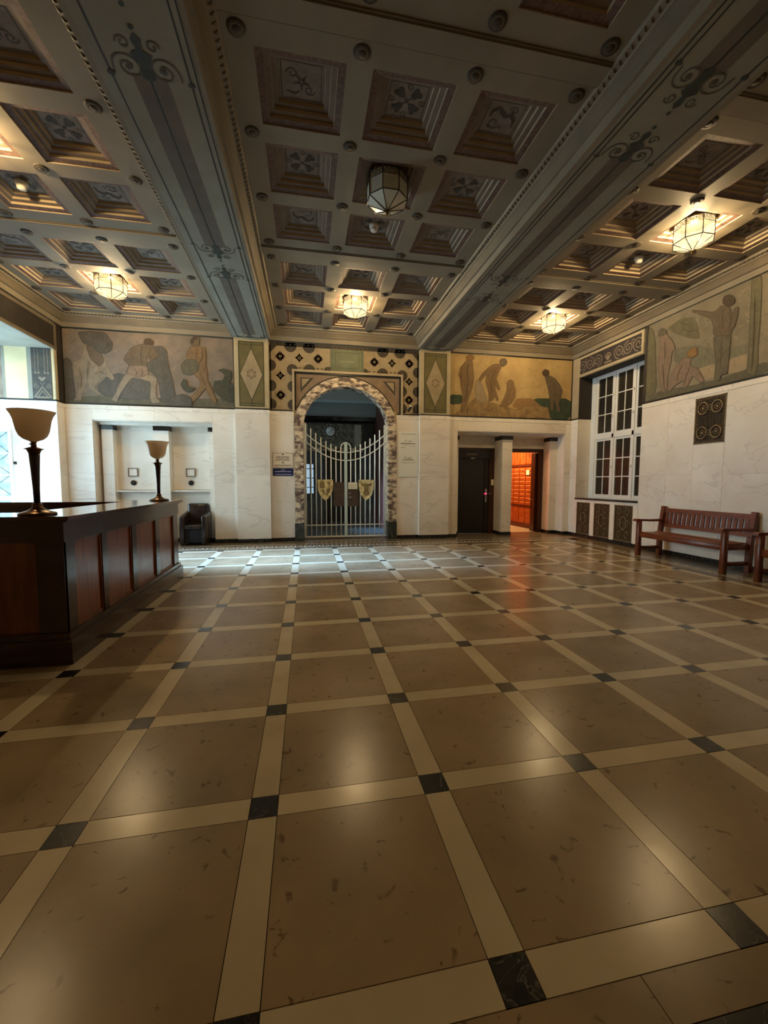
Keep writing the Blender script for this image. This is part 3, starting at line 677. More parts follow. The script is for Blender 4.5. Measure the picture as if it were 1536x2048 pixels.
# dark outline frames for the far murals
for (a, b, c, d) in (LM, RM):
    wp(MB().box((a-.02, YS, b-.03), (c+.02, YS+.02, b)).box((a-.02, YS, d-.02), (c+.02, YS+.02, d+.03)).box((a-.02, YS, b), (a, YS+.02, d)).box((c, YS, b), (c+.02, YS+.02, d)), 'mural_border', 'dark_trim')

# ------------------------------------------------------------------ right wall with window niche
wr = empty('wall_right'); wr['kind'] = 'structure'; rp = P_(wr)
NY0, NY1, NZ0, NZ1 = 6.385, 8.40, 0.985, 3.995
XW = 7.36
bk = MB().box((XR+.015, YB, 0), (XR+.6, NY0, ZT)).box((XR+.015, NY1, 0), (XR+.6, 9.45, ZT)).box((XR+.015, NY0, NZ1), (XR+.6, NY1, ZT)).box((XR+.05, NY0, 0), (XR+.6, NY1, NZ0-.02)).box((XW+.12, NY0, NZ0-.02), (XR+.6, NY1, NZ1))
rp(bk, 'masonry', 'plaster')
def rslab(y0, z0, y1, z1, name='marble_slab', m='marble'): return rp(MB().box((XR, y0+GAP, z0+GAP), (XR+.02, y1-GAP, z1-GAP)), name, m)
GR = (4.66, 2.05, 5.21, 2.85)
cols = [YB, -.9, .35, 1.6, 2.8, 3.75, GR[0], GR[2], 5.75, NY0]
for a, b in zip(cols, cols[1:]):
    if a == GR[0]: rslab(a, ZB, b, 1.05); rslab(a, 1.05, b, GR[1]); rslab(a, GR[3], b, ZCAP)
    else: rslab(a, ZB, b, .62); rslab(a, .62, b, 1.52); rslab(a, 1.52, b, ZCAP)
rslab(NY1, ZB, YS, 1.5); rslab(NY1, 1.5, YS, ZCAP)
for y0, y1 in ((YB, NY0), (NY1, YS)):
    rp(MB().box((XR-.006, y0, ZCAP), (XR+.02, y1, ZM)), 'cap_moulding', 'marble_trim')
    rp(MB().box((XR-.004, y0, ZM), (XR+.02, y1, ZM+.035)), 'dark_fillet', 'dark_trim')
rp(MB().box((XR-.012, YB, 0), (XR+.02, YS, ZB)), 'baseboard', 'black_stone')
# niche lining
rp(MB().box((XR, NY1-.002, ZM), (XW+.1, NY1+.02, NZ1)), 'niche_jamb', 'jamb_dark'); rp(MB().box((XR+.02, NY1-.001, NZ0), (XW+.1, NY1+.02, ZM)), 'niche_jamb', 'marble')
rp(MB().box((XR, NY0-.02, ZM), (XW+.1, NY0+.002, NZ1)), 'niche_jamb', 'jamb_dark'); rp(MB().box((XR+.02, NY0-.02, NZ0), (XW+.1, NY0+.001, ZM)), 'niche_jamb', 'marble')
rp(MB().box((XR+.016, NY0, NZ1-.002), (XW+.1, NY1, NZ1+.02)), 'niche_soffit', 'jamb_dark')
rp(MB().box((XR-.02, NY0, NZ0-.035), (XW+.1, NY1, NZ0)), 'window_sill', 'black_stone')
# apron with bronze radiator grilles
AP = [(6.50, 7.03), (7.17, 7.69), (7.83, 8.33)]
edges = [NY0]+[v for a in AP for v in a]+[NY1]
for k in range(0, 8, 2): rp(MB().box((XR-.004, edges[k], ZB), (XR+.03, edges[k+1], NZ0-.035)), 'apron_stile', 'marble_trim')
for a, b in AP: rp(MB().box((XR-.004, a, .885), (XR+.03, b, NZ0-.035)), 'apron_rail', 'marble_trim')
def lattice(name, label, y0, z0, y1, z1, x, cat, group=None, medal=False):
    o = MB().box((x+.012, y0, z0), (x+.03, y1, z1)).build(name, 'bronze_dark' if medal else 'grille_back'); tag(o, label, cat, group)
    f = MB(); f.box((x, y0, z0), (x+.02, y1, z0+.02)).box((x, y0, z1-.02), (x+.02, y1, z1)).box((x, y0, z0), (x+.02, y0+.02, z1)).box((x, y1-.02, z0), (x+.02, y1, z1)); f.build('frame', 'grille_bronze', o)
    L_ = MB(); n = int((y1-y0)/.035); k_ = int((z1-z0)/.035)
    for i in range(1, n): y = y0+(y1-y0)*i/n; L_.box((x+.005, y-.004, z0+.02), (x+.012, y+.004, z1-.02))
    for i in range(1, k_): z = z0+(z1-z0)*i/k_; L_.box((x+.003, y0+.02, z-.004), (x+.010, y1-.02, z+.004))
    b = L_.build('lattice', 'bronze', o); tag(b, kind='stuff')
    yc, zc = (y0+y1)/2, (z0+z1)/2
    if medal:
        for sy in (-1, 1):
            for sz in (-1, 1):
                yy, zz = yc+sy*.125, zc+sz*.21
                q = MB().tube([(x-.004, yy+.088*math.cos(t*PI/12), zz+.100*math.sin(t*PI/12)) for t in range(24)], .014, 6, closed=True)
                q.tube([(x-.002, yy+.05*math.cos(t*PI/8), zz+.05*math.sin(t*PI/8)) for t in range(16)], .006, 5, closed=True)
                q.bbox((x-.008, yy-.022, zz-.022), (x+.01, yy+.022, zz+.022), .012); q.build('medallion', 'grille_bronze', o)
        for sz in (-1, 1):
            q = MB()
            for dz in (-.04, .0, .04): q.box((x-.004, yc-.055, zc+sz*.215+dz-.006), (x+.008, yc+.055, zc+sz*.215+dz+.006))
            q.build('link_bar', 'grille_bronze', o)
        q = MB()
        for i in range(14):
            for (yy, zz) in ((y0+.04+i*(y1-y0-.08)/13, z0+.045), (y0+.04+i*(y1-y0-.08)/13, z1-.045)): q.bbox((x-.002, yy-.010, zz-.012), (x+.012, yy+.010, zz+.012), .006, 1)
        for i in range(20):
            for (yy, zz) in ((y0+.045, z0+.05+i*(z1-z0-.1)/19), (y1-.045, z0+.05+i*(z1-z0-.1)/19)): q.bbox((x-.002, yy-.010, zz-.010), (x+.012, yy+.010, zz+.010), .006, 1)
        b = q.build('beaded_border', 'grille_bronze', o); tag(b, kind='stuff')
    else:
        q = MB()
        for sy in (-1, 1):
            for zz in (z0+.14, zc, z1-.14):
                q.tube([(x, yc+sy*.11+.045*math.cos(t*PI/8), zz+.07*math.sin(t*PI/8)) for t in range(16)], .009, 5, closed=True)
        q.tube([(x, yc+.09*math.cos(t*PI/10), zc+.14*math.sin(t*PI/10)) for t in range(20)], .010, 5, closed=True)
        q.build('oval_tracery', 'grille_bronze', o)
    return o
for (a, b), t in zip(AP, ('nearest the bench', 'in the middle of the window apron', 'nearest the corner')):
    lattice('radiator_grille', 'ornate bronze radiator grille below the right window, %s' % t, a, ZB+.01, b, .885, XR+.002, 'grille', 'grilles under the right window')
lattice('wall_grille', 'square bronze wall grille with four round medallions on marble', GR[0], GR[1], GR[2], GR[3], XR-.004, 'grille', medal=True)
# window
wn = empty('window_1'); wn['kind'] = 'structure'; np_ = P_(wn)
def casement(par, M2W, w, h, fw, paneM, nx=2, nz=3, bar=.022, dep=.05):
    """leaf in local (a, z) coordinates mapped with M2W(a, depth, z); frame and panes"""
    def bx(mb, a0, z0, a1, z1, d0, d1): 
        P0 = M2W(a0, d0, z0); P1 = M2W(a1, d1, z1)
        ps = [M2W(a, d, z) for a, d, z in ((a0, d0, z0), (a1, d0, z0), (a1, d1, z0), (a0, d1, z0), (a0, d0, z1), (a1, d0, z1), (a1, d1, z1), (a0, d1, z1))]
        mb.add(ps, [(0, 3, 2, 1), (4, 5, 6, 7), (0, 1, 5, 4), (1, 2, 6, 5), (2, 3, 7, 6), (3, 0, 4, 7)])
    f = MB(); bx(f, 0, 0, w, fw, 0, dep); bx(f, 0, h-fw, w, h, 0, dep); bx(f, 0, fw, fw, h-fw, 0, dep); bx(f, w-fw, fw, w, h-fw, 0, dep)
    fo = f.build('casement', 'white_paint', par)
    g = MB(); iw, ih = w-2*fw, h-2*fw
    for k in range(1, nx): a = fw+iw*k/nx; bx(g, a-bar/2, fw, a+bar/2, h-fw, .008, dep-.008)
    for k in range(1, nz): z = fw+ih*k/nz; bx(g, fw, z-bar/2, w-fw, z+bar/2, .010, dep-.010)
    g.build('glazing_bar', 'white_paint', fo)
    for i in range(nx):
        for j in range(nz):
            q = MB(); bx(q, fw+iw*i/nx, fw+ih*j/nz, fw+iw*(i+1)/nx, fw+ih*(j+1)/nz, .022, .028); q.build('pane', paneM, fo)
    return fo
WY0, WY1, WZ0, WZM, WZ1 = NY0+.02, 8.235, 1.03, 2.49, 3.965
fr = MB().box((XW-.02, WY0-.02, WZ0-.045), (XW+.08, NY1, WZ0)).box((XW-.02, WY0-.02, WZ1), (XW+.08, NY1, NZ1)).box((XW-.02, WY1, WZ0), (XW+.08, NY1, WZ1)).box((XW-.025, WY0, WZM-.045), (XW+.08, WY1, WZM+.045))
cw = (WY1-WY0)/3
for k in (1, 2): fr.box((XW-.025, WY0+k*cw-.03, WZ0), (XW+.08, WY0+k*cw+.03, WZ1))
np_(fr, 'window_frame', 'white_paint')
for k in range(3):
    for z0, z1 in ((WZ0, WZM-.045), (WZM+.045, WZ1)):
        y0 = WY0+k*cw+(.03 if k else 0); y1 = WY0+(k+1)*cw-(.03 if k < 2 else 0)
        casement(wn, lambda a, d, z, y0=y0, z0=z0: (XW+d, y0+a, z0+z), y1-y0, z1-z0, .055, 'dark_pane')
for k in (1, 2):
    for z in (2.95, 3.45, 1.75): np_(MB().bbox((XW-.06, WY0+k*cw-.012, z-.03), (XW-.02, WY0+k*cw+.012, z+.03), .008), 'window_catch', 'white_paint')
np_(MB().box((XW+.09, NY0, NZ0-.02), (XW+.11, NY1, NZ1)), 'outer_darkness_wall', 'bronze_dark')
# scroll panel above niche
sp = empty('scroll_panel'); tag(sp, 'dark plum painted panel with pale scrollwork above the right window', 'painting'); spp = P_(sp)
PY0, PY1, PZ0, PZ1 = NY0+.03, NY1+.05, NZ1+.015, ZC-.02
spp(MB().box((XR-.01, PY0, PZ0), (XR+.02, PY1, PZ0+.055)).box((XR-.01, PY0, PZ1-.055), (XR+.02, PY1, PZ1)).box((XR-.01, PY0, PZ0+.055), (XR+.02, PY0+.06, PZ1-.055)).box((XR-.01, PY1-.06, PZ0+.055), (XR+.02, PY1, PZ1-.055)), 'panel_frame', 'cream_paint')
spp(MB().box((XR+.004, PY0+.06, PZ0+.055), (XR+.02, PY1-.06, PZ1-.055)), 'panel_field', 'frieze_dark')
q = Paint((XR+.004, 0, 0), (0, 1, 0), (0, 0, 1), (-1, 0, 0)); zc = (PZ0+PZ1)/2; yc = (PY0+PY1)/2
for s in (-1, 1):
    for k in range(3):
        cy = yc+s*(.33+.27*k)
        q.ribbon(spiral(cy, zc, .15, .02, PI/2 if k % 2 else -PI/2, s*(1 if k % 2 else -1)*1.9), .022)
        q.ribbon(spiral(cy+s*.13, zc+(.08 if k % 2 else -.08), .06, .01, 0, 1.3), .014, .003)
q.ring(yc, zc-.02, .075, .10, .003, a0=0, a1=PI); q.disc(yc, zc-.03, .06, .003); q.rect(yc-.11, zc-.15, yc+.11, zc-.11, .003)
spp(q, 'scrollwork', 'frieze_scroll', fix=False)
# corner strips + right mural
rp(MB().box((XR-.002, PY1, ZM+.035), (XR+.02, YS, ZC+.05)), 'corner_strip', 'plaster')
rp(MB().box((XR-.002, NY1, ZM+.035), (XR+.02, PY1, PZ0)), 'corner_strip', 'plaster')
rp(MB().box((XR-.002, NY0-.06, ZM+.035), (XR+.02, NY0, ZC+.05)).box((XR-.002, NY0, PZ1), (XR+.02, PY1, ZC+.05)), 'mural_border', 'jamb_dark')
WM = (YB, ZM+.04, NY0-.06, ZC)
mural('wall_mural', 'pale olive mural of figures beside trees on the right wall above the bench', 'wall_sky_paint', WM, [
 ('distant_hill', 'far_hill_paint', [(430, 940), (700, 895), (880, 940), (920, 1130), (700, 1180), (560, 1150), (400, 1100)]),
 ('distant_hill', 'far_hill_paint', [(1090, 940), (1200, 900), (1310, 860), (1310, 1000), (1080, 1060)]),
 ('sand', 'sand_paint', [(690, 1190), (900, 1120), (900, 1290), (760, 1330)]),
 ('sand', 'sand_paint', [(1060, 1080), (1290, 1000), (1290, 1200), (1060, 1250)]),
 ('ground', 'ground_paint', [(60, 1590), (250, 1440), (600, 1390), (900, 1320), (1200, 1220), (1536, 1090), (1536, 1290), (800, 1450), (60, 1640)]),
 ('trunk', 'trunk_paint', [(90, 690), (160, 720), (190, 900), (200, 1460), (70, 1560)]),
 ('foliage', 'trunk_paint', [(330, 700), (480, 590), (650, 560), (690, 660), (720, 830), (600, 820), (500, 790), (420, 760)]),
 ('trunk', 'trunk_paint', [(1350, 80), (1470, 60), (1450, 600), (1420, 900), (1420, 1130), (1380, 1270), (1280, 1240), (1310, 1000), (1320, 700), (1340, 350)]),
 ('figure', 'rose_paint', [(240, 800), (230, 740), (270, 700), (320, 730), (330, 790), (390, 840), (430, 950), (380, 1000), (380, 1080), (340, 1250), (330, 1400), (300, 1480), (260, 1440), (240, 1280), (220, 1150), (240, 980), (250, 860)]),
 ('hair', 'trouser_paint', [(225, 800), (230, 735), (270, 698), (325, 725), (320, 770), (270, 790)]),
 ('figure', 'rose_paint', [(540, 1050), (620, 1060), (600, 1150), (700, 1180), (780, 1330), (740, 1360), (640, 1260), (570, 1400), (510, 1420), (540, 1320), (440, 1370), (350, 1470), (340, 1360), (400, 1220), (480, 1110)]),
 ('hair', 'ochre_paint', [(570, 1000), (620, 940), (680, 925), (700, 1010), (640, 1050), (580, 1040)]),
 ('figure', 'flesh_shade', [(980, 430), (1080, 440), (1110, 560), (1140, 460), (1190, 440), (1180, 540), (1140, 680), (1105, 720), (1100, 790), (890, 790), (890, 660), (860, 580), (800, 560), (630, 500), (640, 480), (880, 510), (920, 490)]),
 ('trousers', 'trouser_paint', [(890, 790), (1100, 790), (1080, 960), (1060, 1240), (980, 1260), (960, 1330), (900, 1320), (920, 1100), (900, 950)]),
 ('head', 'hair_paint', [(1000, 360), (1030, 310), (1090, 300), (1150, 345), (1140, 400), (1080, 440), (1010, 410)])],
 (1280, 540, 6.0), (-1, 0, 0), 'x', XR+.010,
 [[(1010, 480), (1000, 580), (1010, 700)], [(1080, 500), (1100, 600), (1080, 700)], [(985, 830), (985, 1000), (970, 1200)], [(300, 860), (310, 960), (300, 1080)], [(285, 1150), (290, 1300), (300, 1440)], [(520, 1130), (470, 1230), (450, 1340)], [(600, 1180), (560, 1280), (540, 1380)], [(1390, 300), (1380, 600), (1370, 900), (1350, 1200)], [(480, 620), (560, 660), (640, 640)], [(520, 700), (600, 740), (680, 720)]])

# ------------------------------------------------------------------ left wall with deep window niche
wl = empty('wall_left'); wl['kind'] = 'structure'; lp = P_(wl)
LY0, LY1, LZ0, LZ1, LXW = 6.30, 8.385, 0.93, 3.995, -6.0
bk = MB().box((XL-1.6, YB, 0), (XL-.015, LY0, ZT)).box((XL-1.6, LY1, 0), (XL-.015, 9.2, ZT)).box((XL-1.6, LY0, LZ1+.02), (XL-.015, LY1, ZT)).box((XL-1.45, LY0, 0), (XL-.015, LY1, LZ0-.03))
lp(bk, 'masonry', 'plaster')
def lslab(y0, z0, y1, z1, m='marble'): return lp(MB().box((XL-.02, y0+GAP, z0+GAP), (XL, y1-GAP, z1-GAP)), 'marble_slab', m)
for a, b in zip([YB, -1, .4, 1.8, 3.2, 4.6], [-1, .4, 1.8, 3.2, 4.6, LY0]):
    lslab(a, ZB, b, 1.5); lslab(a, 1.5, b, ZCAP)
lslab(LY1, ZB, YS, 1.5, 'marble'); lslab(LY1, 1.5, YS, ZCAP, 'marble')
for a, b in zip([LY0, 7.0, 7.7], [7.0, 7.7, LY1]): lslab(a, ZB, b, LZ0-.03)
for y0, y1 in ((YB, LY0), (LY1, YS)):
    lp(MB().box((XL-.02, y0, ZCAP), (XL+.006, y1, ZM)), 'cap_moulding', 'marble_trim')
    lp(MB().box((XL-.02, y0, ZM), (XL+.004, y1, ZM+.035)), 'dark_fillet', 'dark_trim')
lp(MB().box((XL-.02, YB, 0), (XL+.012, YS, ZB)), 'baseboard', 'black_stone')
lp(MB().box((XL-1.45, LY0, LZ0-.03), (XL+.015, LY1, LZ0)), 'window_sill', 'marble_trim')
lp(MB().box((XL-1.45, LY0-.02, LZ1), (XL-.016, LY1+.02, LZ1+.02)), 'niche_soffit', 'beam_pale')
for y, s in ((LY1, 1), (LY0, -1)):
    a, b = sorted((y-.001*s, y+.02*s))
    lp(MB().box((XL-.78, a, LZ0), (XL-.016, b, 2.1)), 'jamb_slab', 'marble'); lp(MB().box((XL-.78, a, 2.1+GAP), (XL-.016, b, ZM)), 'jamb_slab', 'marble')
    lp(MB().box((XL-1.45, a, LZ0), (XL-.78-GAP, b, 2.1)), 'jamb_slab', 'marble'); lp(MB().box((XL-1.45, a, 2.1+GAP), (XL-.78-GAP, b, ZM)), 'jamb_slab', 'marble')
    lp(MB().box((XL-1.45, a, ZM), (XL-.016, b, LZ1)), 'painted_jamb', 'jamb_cream')
lp(MB().box((XL-1.4, LY1-.006, ZM-.0), (XL+.0, LY1+.01, ZM+.03)), 'dark_fillet', 'dark_trim')
JP = lambda: Paint((0, LY1-.001, 0), (1, 0, 0), (0, 0, 1), (0, -1, 0))
q = JP(); q.rect(XL-.40, ZM+.03, XL-.05, LZ1, .003); lp(q, 'jamb_panel', 'jamb_panel', fix=False)
q = JP(); q.rect(XL-.475, ZM+.03, XL-.40, LZ1, .003); q.rect(XL-.90, ZM+.03, XL-.86, LZ1, .003); lp(q, 'jamb_strip', 'beam_pale', fix=False)
q = JP(); q.rect(XL-1.4, ZM+.03, XL-.90, LZ1, .0035); lp(q, 'jamb_strip', 'spandrel', fix=False)
q = JP(); jc = XL-.225
for dx in (-.11, -.055, .055, .11): q.ribbon([(jc+dx, LZ1-.02), (jc+dx, ZM+.55)], .010, .005); q.disc(jc+dx, ZM+.54, .022, .005, n=10)
q.ribbon([(jc-.15, ZM+.06), (jc, ZM+.27), (jc+.15, ZM+.06)], .03, .005); q.ribbon([(jc-.09, ZM+.07), (jc, ZM+.19), (jc+.09, ZM+.07)], .02, .005); q.rect(jc-.12, ZM+.05, jc+.12, ZM+.08, .005)
q.ribbon([(jc-.04, ZM+.36), (jc, ZM+.30), (jc+.04, ZM+.36)], .012, .005); q.poly([(jc-.07, ZM+.44), (jc, ZM+.37), (jc+.07, ZM+.44), (jc+.04, ZM+.47), (jc, ZM+.44), (jc-.04, ZM+.47)], .005)
for s in (-1, 1): q.ribbon(spiral(jc+s*.10, ZM+.28, .05, .01, PI/2, -s*1.4), .010, .005)
lp(q, 'jamb_ornament', 'frieze_scroll', fix=False)
# dark panel above the left niche
dp = empty('overdoor_panel'); tag(dp, 'dark painted panel with tan frame above the left window niche', 'painting'); dpp = P_(dp)
dpp(MB().box((XL-.02, LY0, LZ1+.02), (XL+.004, LY1+.02, ZC-.02)), 'panel_field', 'jamb_dark')
dpp(MB().box((XL-.02, LY0, LZ1-.01), (XL+.016, LY1+.09, LZ1+.05)).box((XL-.02, LY0, ZC-.075), (XL+.012, LY1+.09, ZC-.02)).box((XL-.02, LY1+.02, LZ1+.05), (XL+.012, LY1+.09, ZC-.075)), 'panel_frame', 'cornice_shade')
lp(MB().box((XL-.02, LY1+.09, ZM+.035), (XL+.003, YS, ZC+.05)), 'corner_strip', 'jamb_dark')
lp(MB().box((XL-.02, LY1, ZM+.035), (XL+.004, LY1+.09, LZ1)), 'corner_strip', 'cream_paint')
lp(MB().box((XL-.02, YB, ZM+.035), (XL, LY0, ZC+.05)), 'upper_wall', 'mauve_paint')
# left window
wn2 = empty('window_2'); wn2['kind'] = 'structure'; np2 = P_(wn2)
cw = (LY1-LY0)/3; zs = (LZ0+.04, 2.42, LZ1-.02)
fr = MB().box((LXW-.06, LY0, LZ0), (LXW+.03, LY1, zs[0])).box((LXW-.06, LY0, zs[2]), (LXW+.03, LY1, LZ1)).box((LXW-.06, LY0, zs[1]-.04), (LXW+.03, LY1, zs[1]+.04))
for k in range(4): y = LY0+k*cw; fr.box((LXW-.06, max(LY0, y-.03), zs[0]), (LXW+.03, min(LY1, y+.03), zs[2]))
np2(fr, 'window_frame', 'white_paint')
for k in range(3):
    for j, (z0, z1) in enumerate(((zs[0], zs[1]-.04), (zs[1]+.04, zs[2]))):
        y0, y1 = LY0+k*cw+.03, LY0+(k+1)*cw-.03
        if k == 2 and j == 0:                        # this leaf stands open against the jamb
            fo = casement(wn2, lambda a, d, z, z0=z0: (LXW+.03+a, LY1-.17+.06*a-d, z0+z+.06), .565, z1-z0-.06, .05, 'frosted_pane')
            for jj in range(3):                      # triangular reflections on the open leaf's panes, drawn as thin tubes
                hh = (z1-z0-.16)/3; za = z0+.12+hh*jj; ll = MB()
                for (p0, p1) in (((.05, 0), (.28, hh/2)), ((.28, hh/2), (.05, hh)), ((.28, hh/2), (.515, 0)), ((.28, hh/2), (.515, hh))):
                    ll.tube([(LXW+.03+a_, LY1-.17+.06*a_-.03, za+b_) for a_, b_ in (p0, p1)], .005, 4)
                ll.build('glass_lines', 'lead', fo)
            np2(MB().bbox((LXW+.60, LY1-.17, 1.70), (LXW+.64, LY1-.12, 1.76), .012), 'window_catch', 'black_metal')
        else:
            casement(wn2, lambda a, d, z, y0=y0, z0=z0: (LXW-.04+d, y0+a, z0+z), y1-y0, z1-z0, .05, 'clear_glass')

# wall behind the camera
wb = MB().box((XL-1.6, YB-.15, 0), (XR+.6, YB, ZT)).build('wall_near', 'plaster'); tag(wb, kind='structure')

# ------------------------------------------------------------------ ceiling
ce = empty('ceiling'); ce['kind'] = 'structure'; cep = P_(ce)
GY = [[5.68, 6.585, 7.49, 8.395], [2.51, 3.435, 4.355, 5.275], [-0.63, .28, 1.19, 2.10]]
BAYS = [('left', XL, PL0, [-4.435, -3.515, -2.60, -1.67]), ('centre', PL1, PR0, [-.285, .665, 1.617, 2.562]), ('right', PR1, XR, [3.965, 4.87, 5.785, 6.68])]
YE = -0.98                                       # near end of the bays
CH = .355/.92
def coffer_mesh():
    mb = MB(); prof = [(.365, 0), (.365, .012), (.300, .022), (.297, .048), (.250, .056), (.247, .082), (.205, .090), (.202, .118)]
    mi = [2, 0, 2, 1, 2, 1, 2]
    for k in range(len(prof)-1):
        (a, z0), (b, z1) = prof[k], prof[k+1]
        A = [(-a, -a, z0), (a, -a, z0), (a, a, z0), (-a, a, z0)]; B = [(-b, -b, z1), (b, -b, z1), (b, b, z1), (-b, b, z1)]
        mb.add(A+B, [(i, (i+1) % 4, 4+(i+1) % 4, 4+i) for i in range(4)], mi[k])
    a = prof[-1][0]; z = prof[-1][1]
    mb.add([(-a, -a, z), (a, -a, z), (a, a, z), (-a, a, z)], [(0, 1, 2, 3)], 3)
    return mb
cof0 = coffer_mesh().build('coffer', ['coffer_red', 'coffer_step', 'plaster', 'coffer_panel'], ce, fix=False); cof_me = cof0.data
bpy.data.objects.remove(cof0)
def orn(kind):
    q = Paint((0, 0, .118), (1, 0, 0), (0, 1, 0), (0, 0, -1)); d = .004
    if kind == 0:
        for k in range(4):
            a = PI/4+k*PI/2; c, s = math.cos(a), math.sin(a)
            q.disc(.085*c, .085*s, .034, d, n=10); q.disc(.125*c+.025*s, .125*s-.025*c, .026, d, n=8); q.disc(.125*c-.025*s, .125*s+.025*c, .026, d, n=8)
            q.ribbon([(.03*c, .03*s), (.07*c, .07*s)], .018, d)
            q.ribbon(spiral(.03*math.cos(a+PI/4)*4.6, .03*math.sin(a+PI/4)*4.6, .035, .01, a, 1.2, 12), .008, d)
        q.disc(0, 0, .02, d, n=8)
    elif kind == 1:
        q.ribbon([(-.13, -.08), (-.12, .0), (-.07, .05), (-.02, .02), (.02, .06), (.07, .10), (.12, .06), (.13, .0)], [.012, .03, .045, .035, .045, .035, .03, .012], d)
        q.ribbon(spiral(-.08, .10, .045, .012, 0, 1.1, 12), .010, d); q.ribbon(spiral(.06, -.06, .07, .02, PI, 1.1, 12), .010, d); q.disc(.10, -.10, .016, d, n=8); q.disc(-.02, -.10, .012, d, n=8)
    else:
        for k in range(5):
            a = k*2*PI/5+.3; q.poly([(.02*math.cos(a-.8), .02*math.sin(a-.8)), (.09*math.cos(a), .09*math.sin(a)), (.02*math.cos(a+.8), .02*math.sin(a+.8))], d)
        q.ribbon(spiral(.07, .07, .05, .012, 0, 1.2, 12), .010, d); q.ribbon(spiral(-.08, -.07, .05, .012, PI, 1.2, 12), .010, d); q.ribbon([(-.13, .10), (-.06, .12), (-.02, .09)], .014, d)
    q.frame(-.175, -.175, .175, .175, .006, .003)
    o = q.build('ornament', 'motif', ce, fix=False); me = o.data; bpy.data.objects.remove(o); return me
ORN = [orn(0), orn(1), orn(2)]
bm_r = MB(); bm_r.lathe([(0.001, -.014), (.03, -.018), (.034, -.010), (.052, -.012), (.068, -.010), (.072, 0)], n=16, cap=False, mi=0)
r0 = bm_r.build('rosette', 'rosette_dark', ce); ros_me = r0.data; bpy.data.objects.remove(r0)
q = MB(); q.lathe([(.034, -.011), (.043, -.0145), (.050, -.011)], n=16, cap=False); r1 = q.build('rosette_ring', 'rosette_light', ce); rr_me = r1.data; bpy.data.objects.remove(r1)
fm = MB()
for bi, (bn, x0, x1, cx) in enumerate(BAYS):
    fi = .20; fx0, fx1, fy0, fy1 = x0+fi, x1-fi, YE+fi, YS-fi
    xb = [fx0]; yb = [fy0]
    hx = []; hy = []
    for a, b in zip(cx, cx[1:]): c = (a+b)/2; h = (b-a)*.385; hx.append((c-h, c+h)); xb += [c-h, c+h]
    for gset in reversed(GY):
        for a, b in zip(gset, gset[1:]): c = (a+b)/2; h = (b-a)*.385; hy.append((c-h, c+h)); yb += [c-h, c+h]
    xb.append(fx1); yb.append(fy1)
    for i in range(len(xb)-1):
        for j in range(len(yb)-1):
            xc, yc = (xb[i]+xb[i+1])/2, (yb[j]+yb[j+1])/2
            if any(a < xc < b for a, b in hx) and any(a < yc < b for a, b in hy): continue
            fm.add([(xb[i], yb[j], ZF), (xb[i+1], yb[j], ZF), (xb[i+1], yb[j+1], ZF), (xb[i], yb[j+1], ZF)], [(0, 1, 2, 3)])
    for gi, gset in enumerate(GY):
        for jj, (a, b) in enumerate(zip(gset, gset[1:])):
            for ii, (c, d) in enumerate(zip(cx, cx[1:])):
                o = link('coffer', cof_me, ce, ((c+d)/2, (a+b)/2, ZF)); o.scale = ((d-c)*.385/.365, (b-a)*.385/.365, 1)
                mid = (ii == 1 and jj == 1)
                if not mid:
                    kk = 0 if (ii+jj) % 2 else (1 if (ii+jj+gi+bi) % 4 < 2 else 2)
                    oo = link('ornament', ORN[kk], o); oo.rotation_euler = (0, 0, random.choice([0, PI/2, PI, -PI/2]))
        for y in gset:
            for x in cx: r = link('rosette', ros_me, ce, (x, y, ZF)); link('rosette_ring', rr_me, r)
    for y0, y1 in ((5.275, 5.68), (2.10, 2.51)):       # broad cross bands
        yc = (y0+y1)/2
        cep(MB().box((fx0-.03, yc-.085, ZF-.022), (fx1+.03, yc+.085, ZF+.01)), 'cross_band', 'ceiling_paint')
        cep(MB().box((fx0-.03, yc-.105, ZF-.010), (fx1+.03, yc-.085, ZF+.01)).box((fx0-.03, yc+.085, ZF-.010), (fx1+.03, yc+.105, ZF+.01)), 'band_fillet', 'cornice_shade')
    # cornice swept round the bay
    prof = [(.20, ZF), (.19, ZF-.03), (.145, ZF-.04), (.14, ZF-.055), (.12, ZF-.075), (.10, ZF-.11), (.085, ZF-.15), (.078, ZF-.165), (.05, ZF-.17), (.045, ZC+.0), (0, ZC)]
    cm = MB()
    for k in range(len(prof)-1):
        (a, za), (b, zb) = prof[k], prof[k+1]
        A = [(x0+a, YE+a, za), (x1-a, YE+a, za), (x1-a, YS-a, za), (x0+a, YS-a, za)]; B = [(x0+b, YE+b, zb), (x1-b, YE+b, zb), (x1-b, YS-b, zb), (x0+b, YS-b, zb)]
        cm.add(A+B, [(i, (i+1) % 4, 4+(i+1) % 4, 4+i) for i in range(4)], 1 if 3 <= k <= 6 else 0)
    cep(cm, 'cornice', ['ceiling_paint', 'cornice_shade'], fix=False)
    lf = MB(); st = .062                                # leaf moulding teeth
    def tooth(px, py, tx, ty, nx, ny):
        z0_, z1_ = ZF-.028, ZF-.044
        P0 = Vector((px, py, 0)); t = Vector((tx, ty, 0)); n = Vector((nx, ny, 0))
        a = P0-t*.024+n*.192; b = P0+t*.024+n*.192; c = P0+n*.150; e = P0+n*.172
        lf.add([(a.x, a.y, z0_-.004), (b.x, b.y, z0_-.004), (c.x, c.y, z1_), (e.x, e.y, z1_-.004)], [(0, 1, 3), (1, 2, 3), (2, 0, 3)])
    nx_ = int((x1-x0-.4)/st); ny_ = int((YS-YE-.4)/st)
    for k in range(nx_): tooth(x0+.2+(k+.5)*(x1-x0-.4)/nx_, YS, 1, 0, 0, -1)
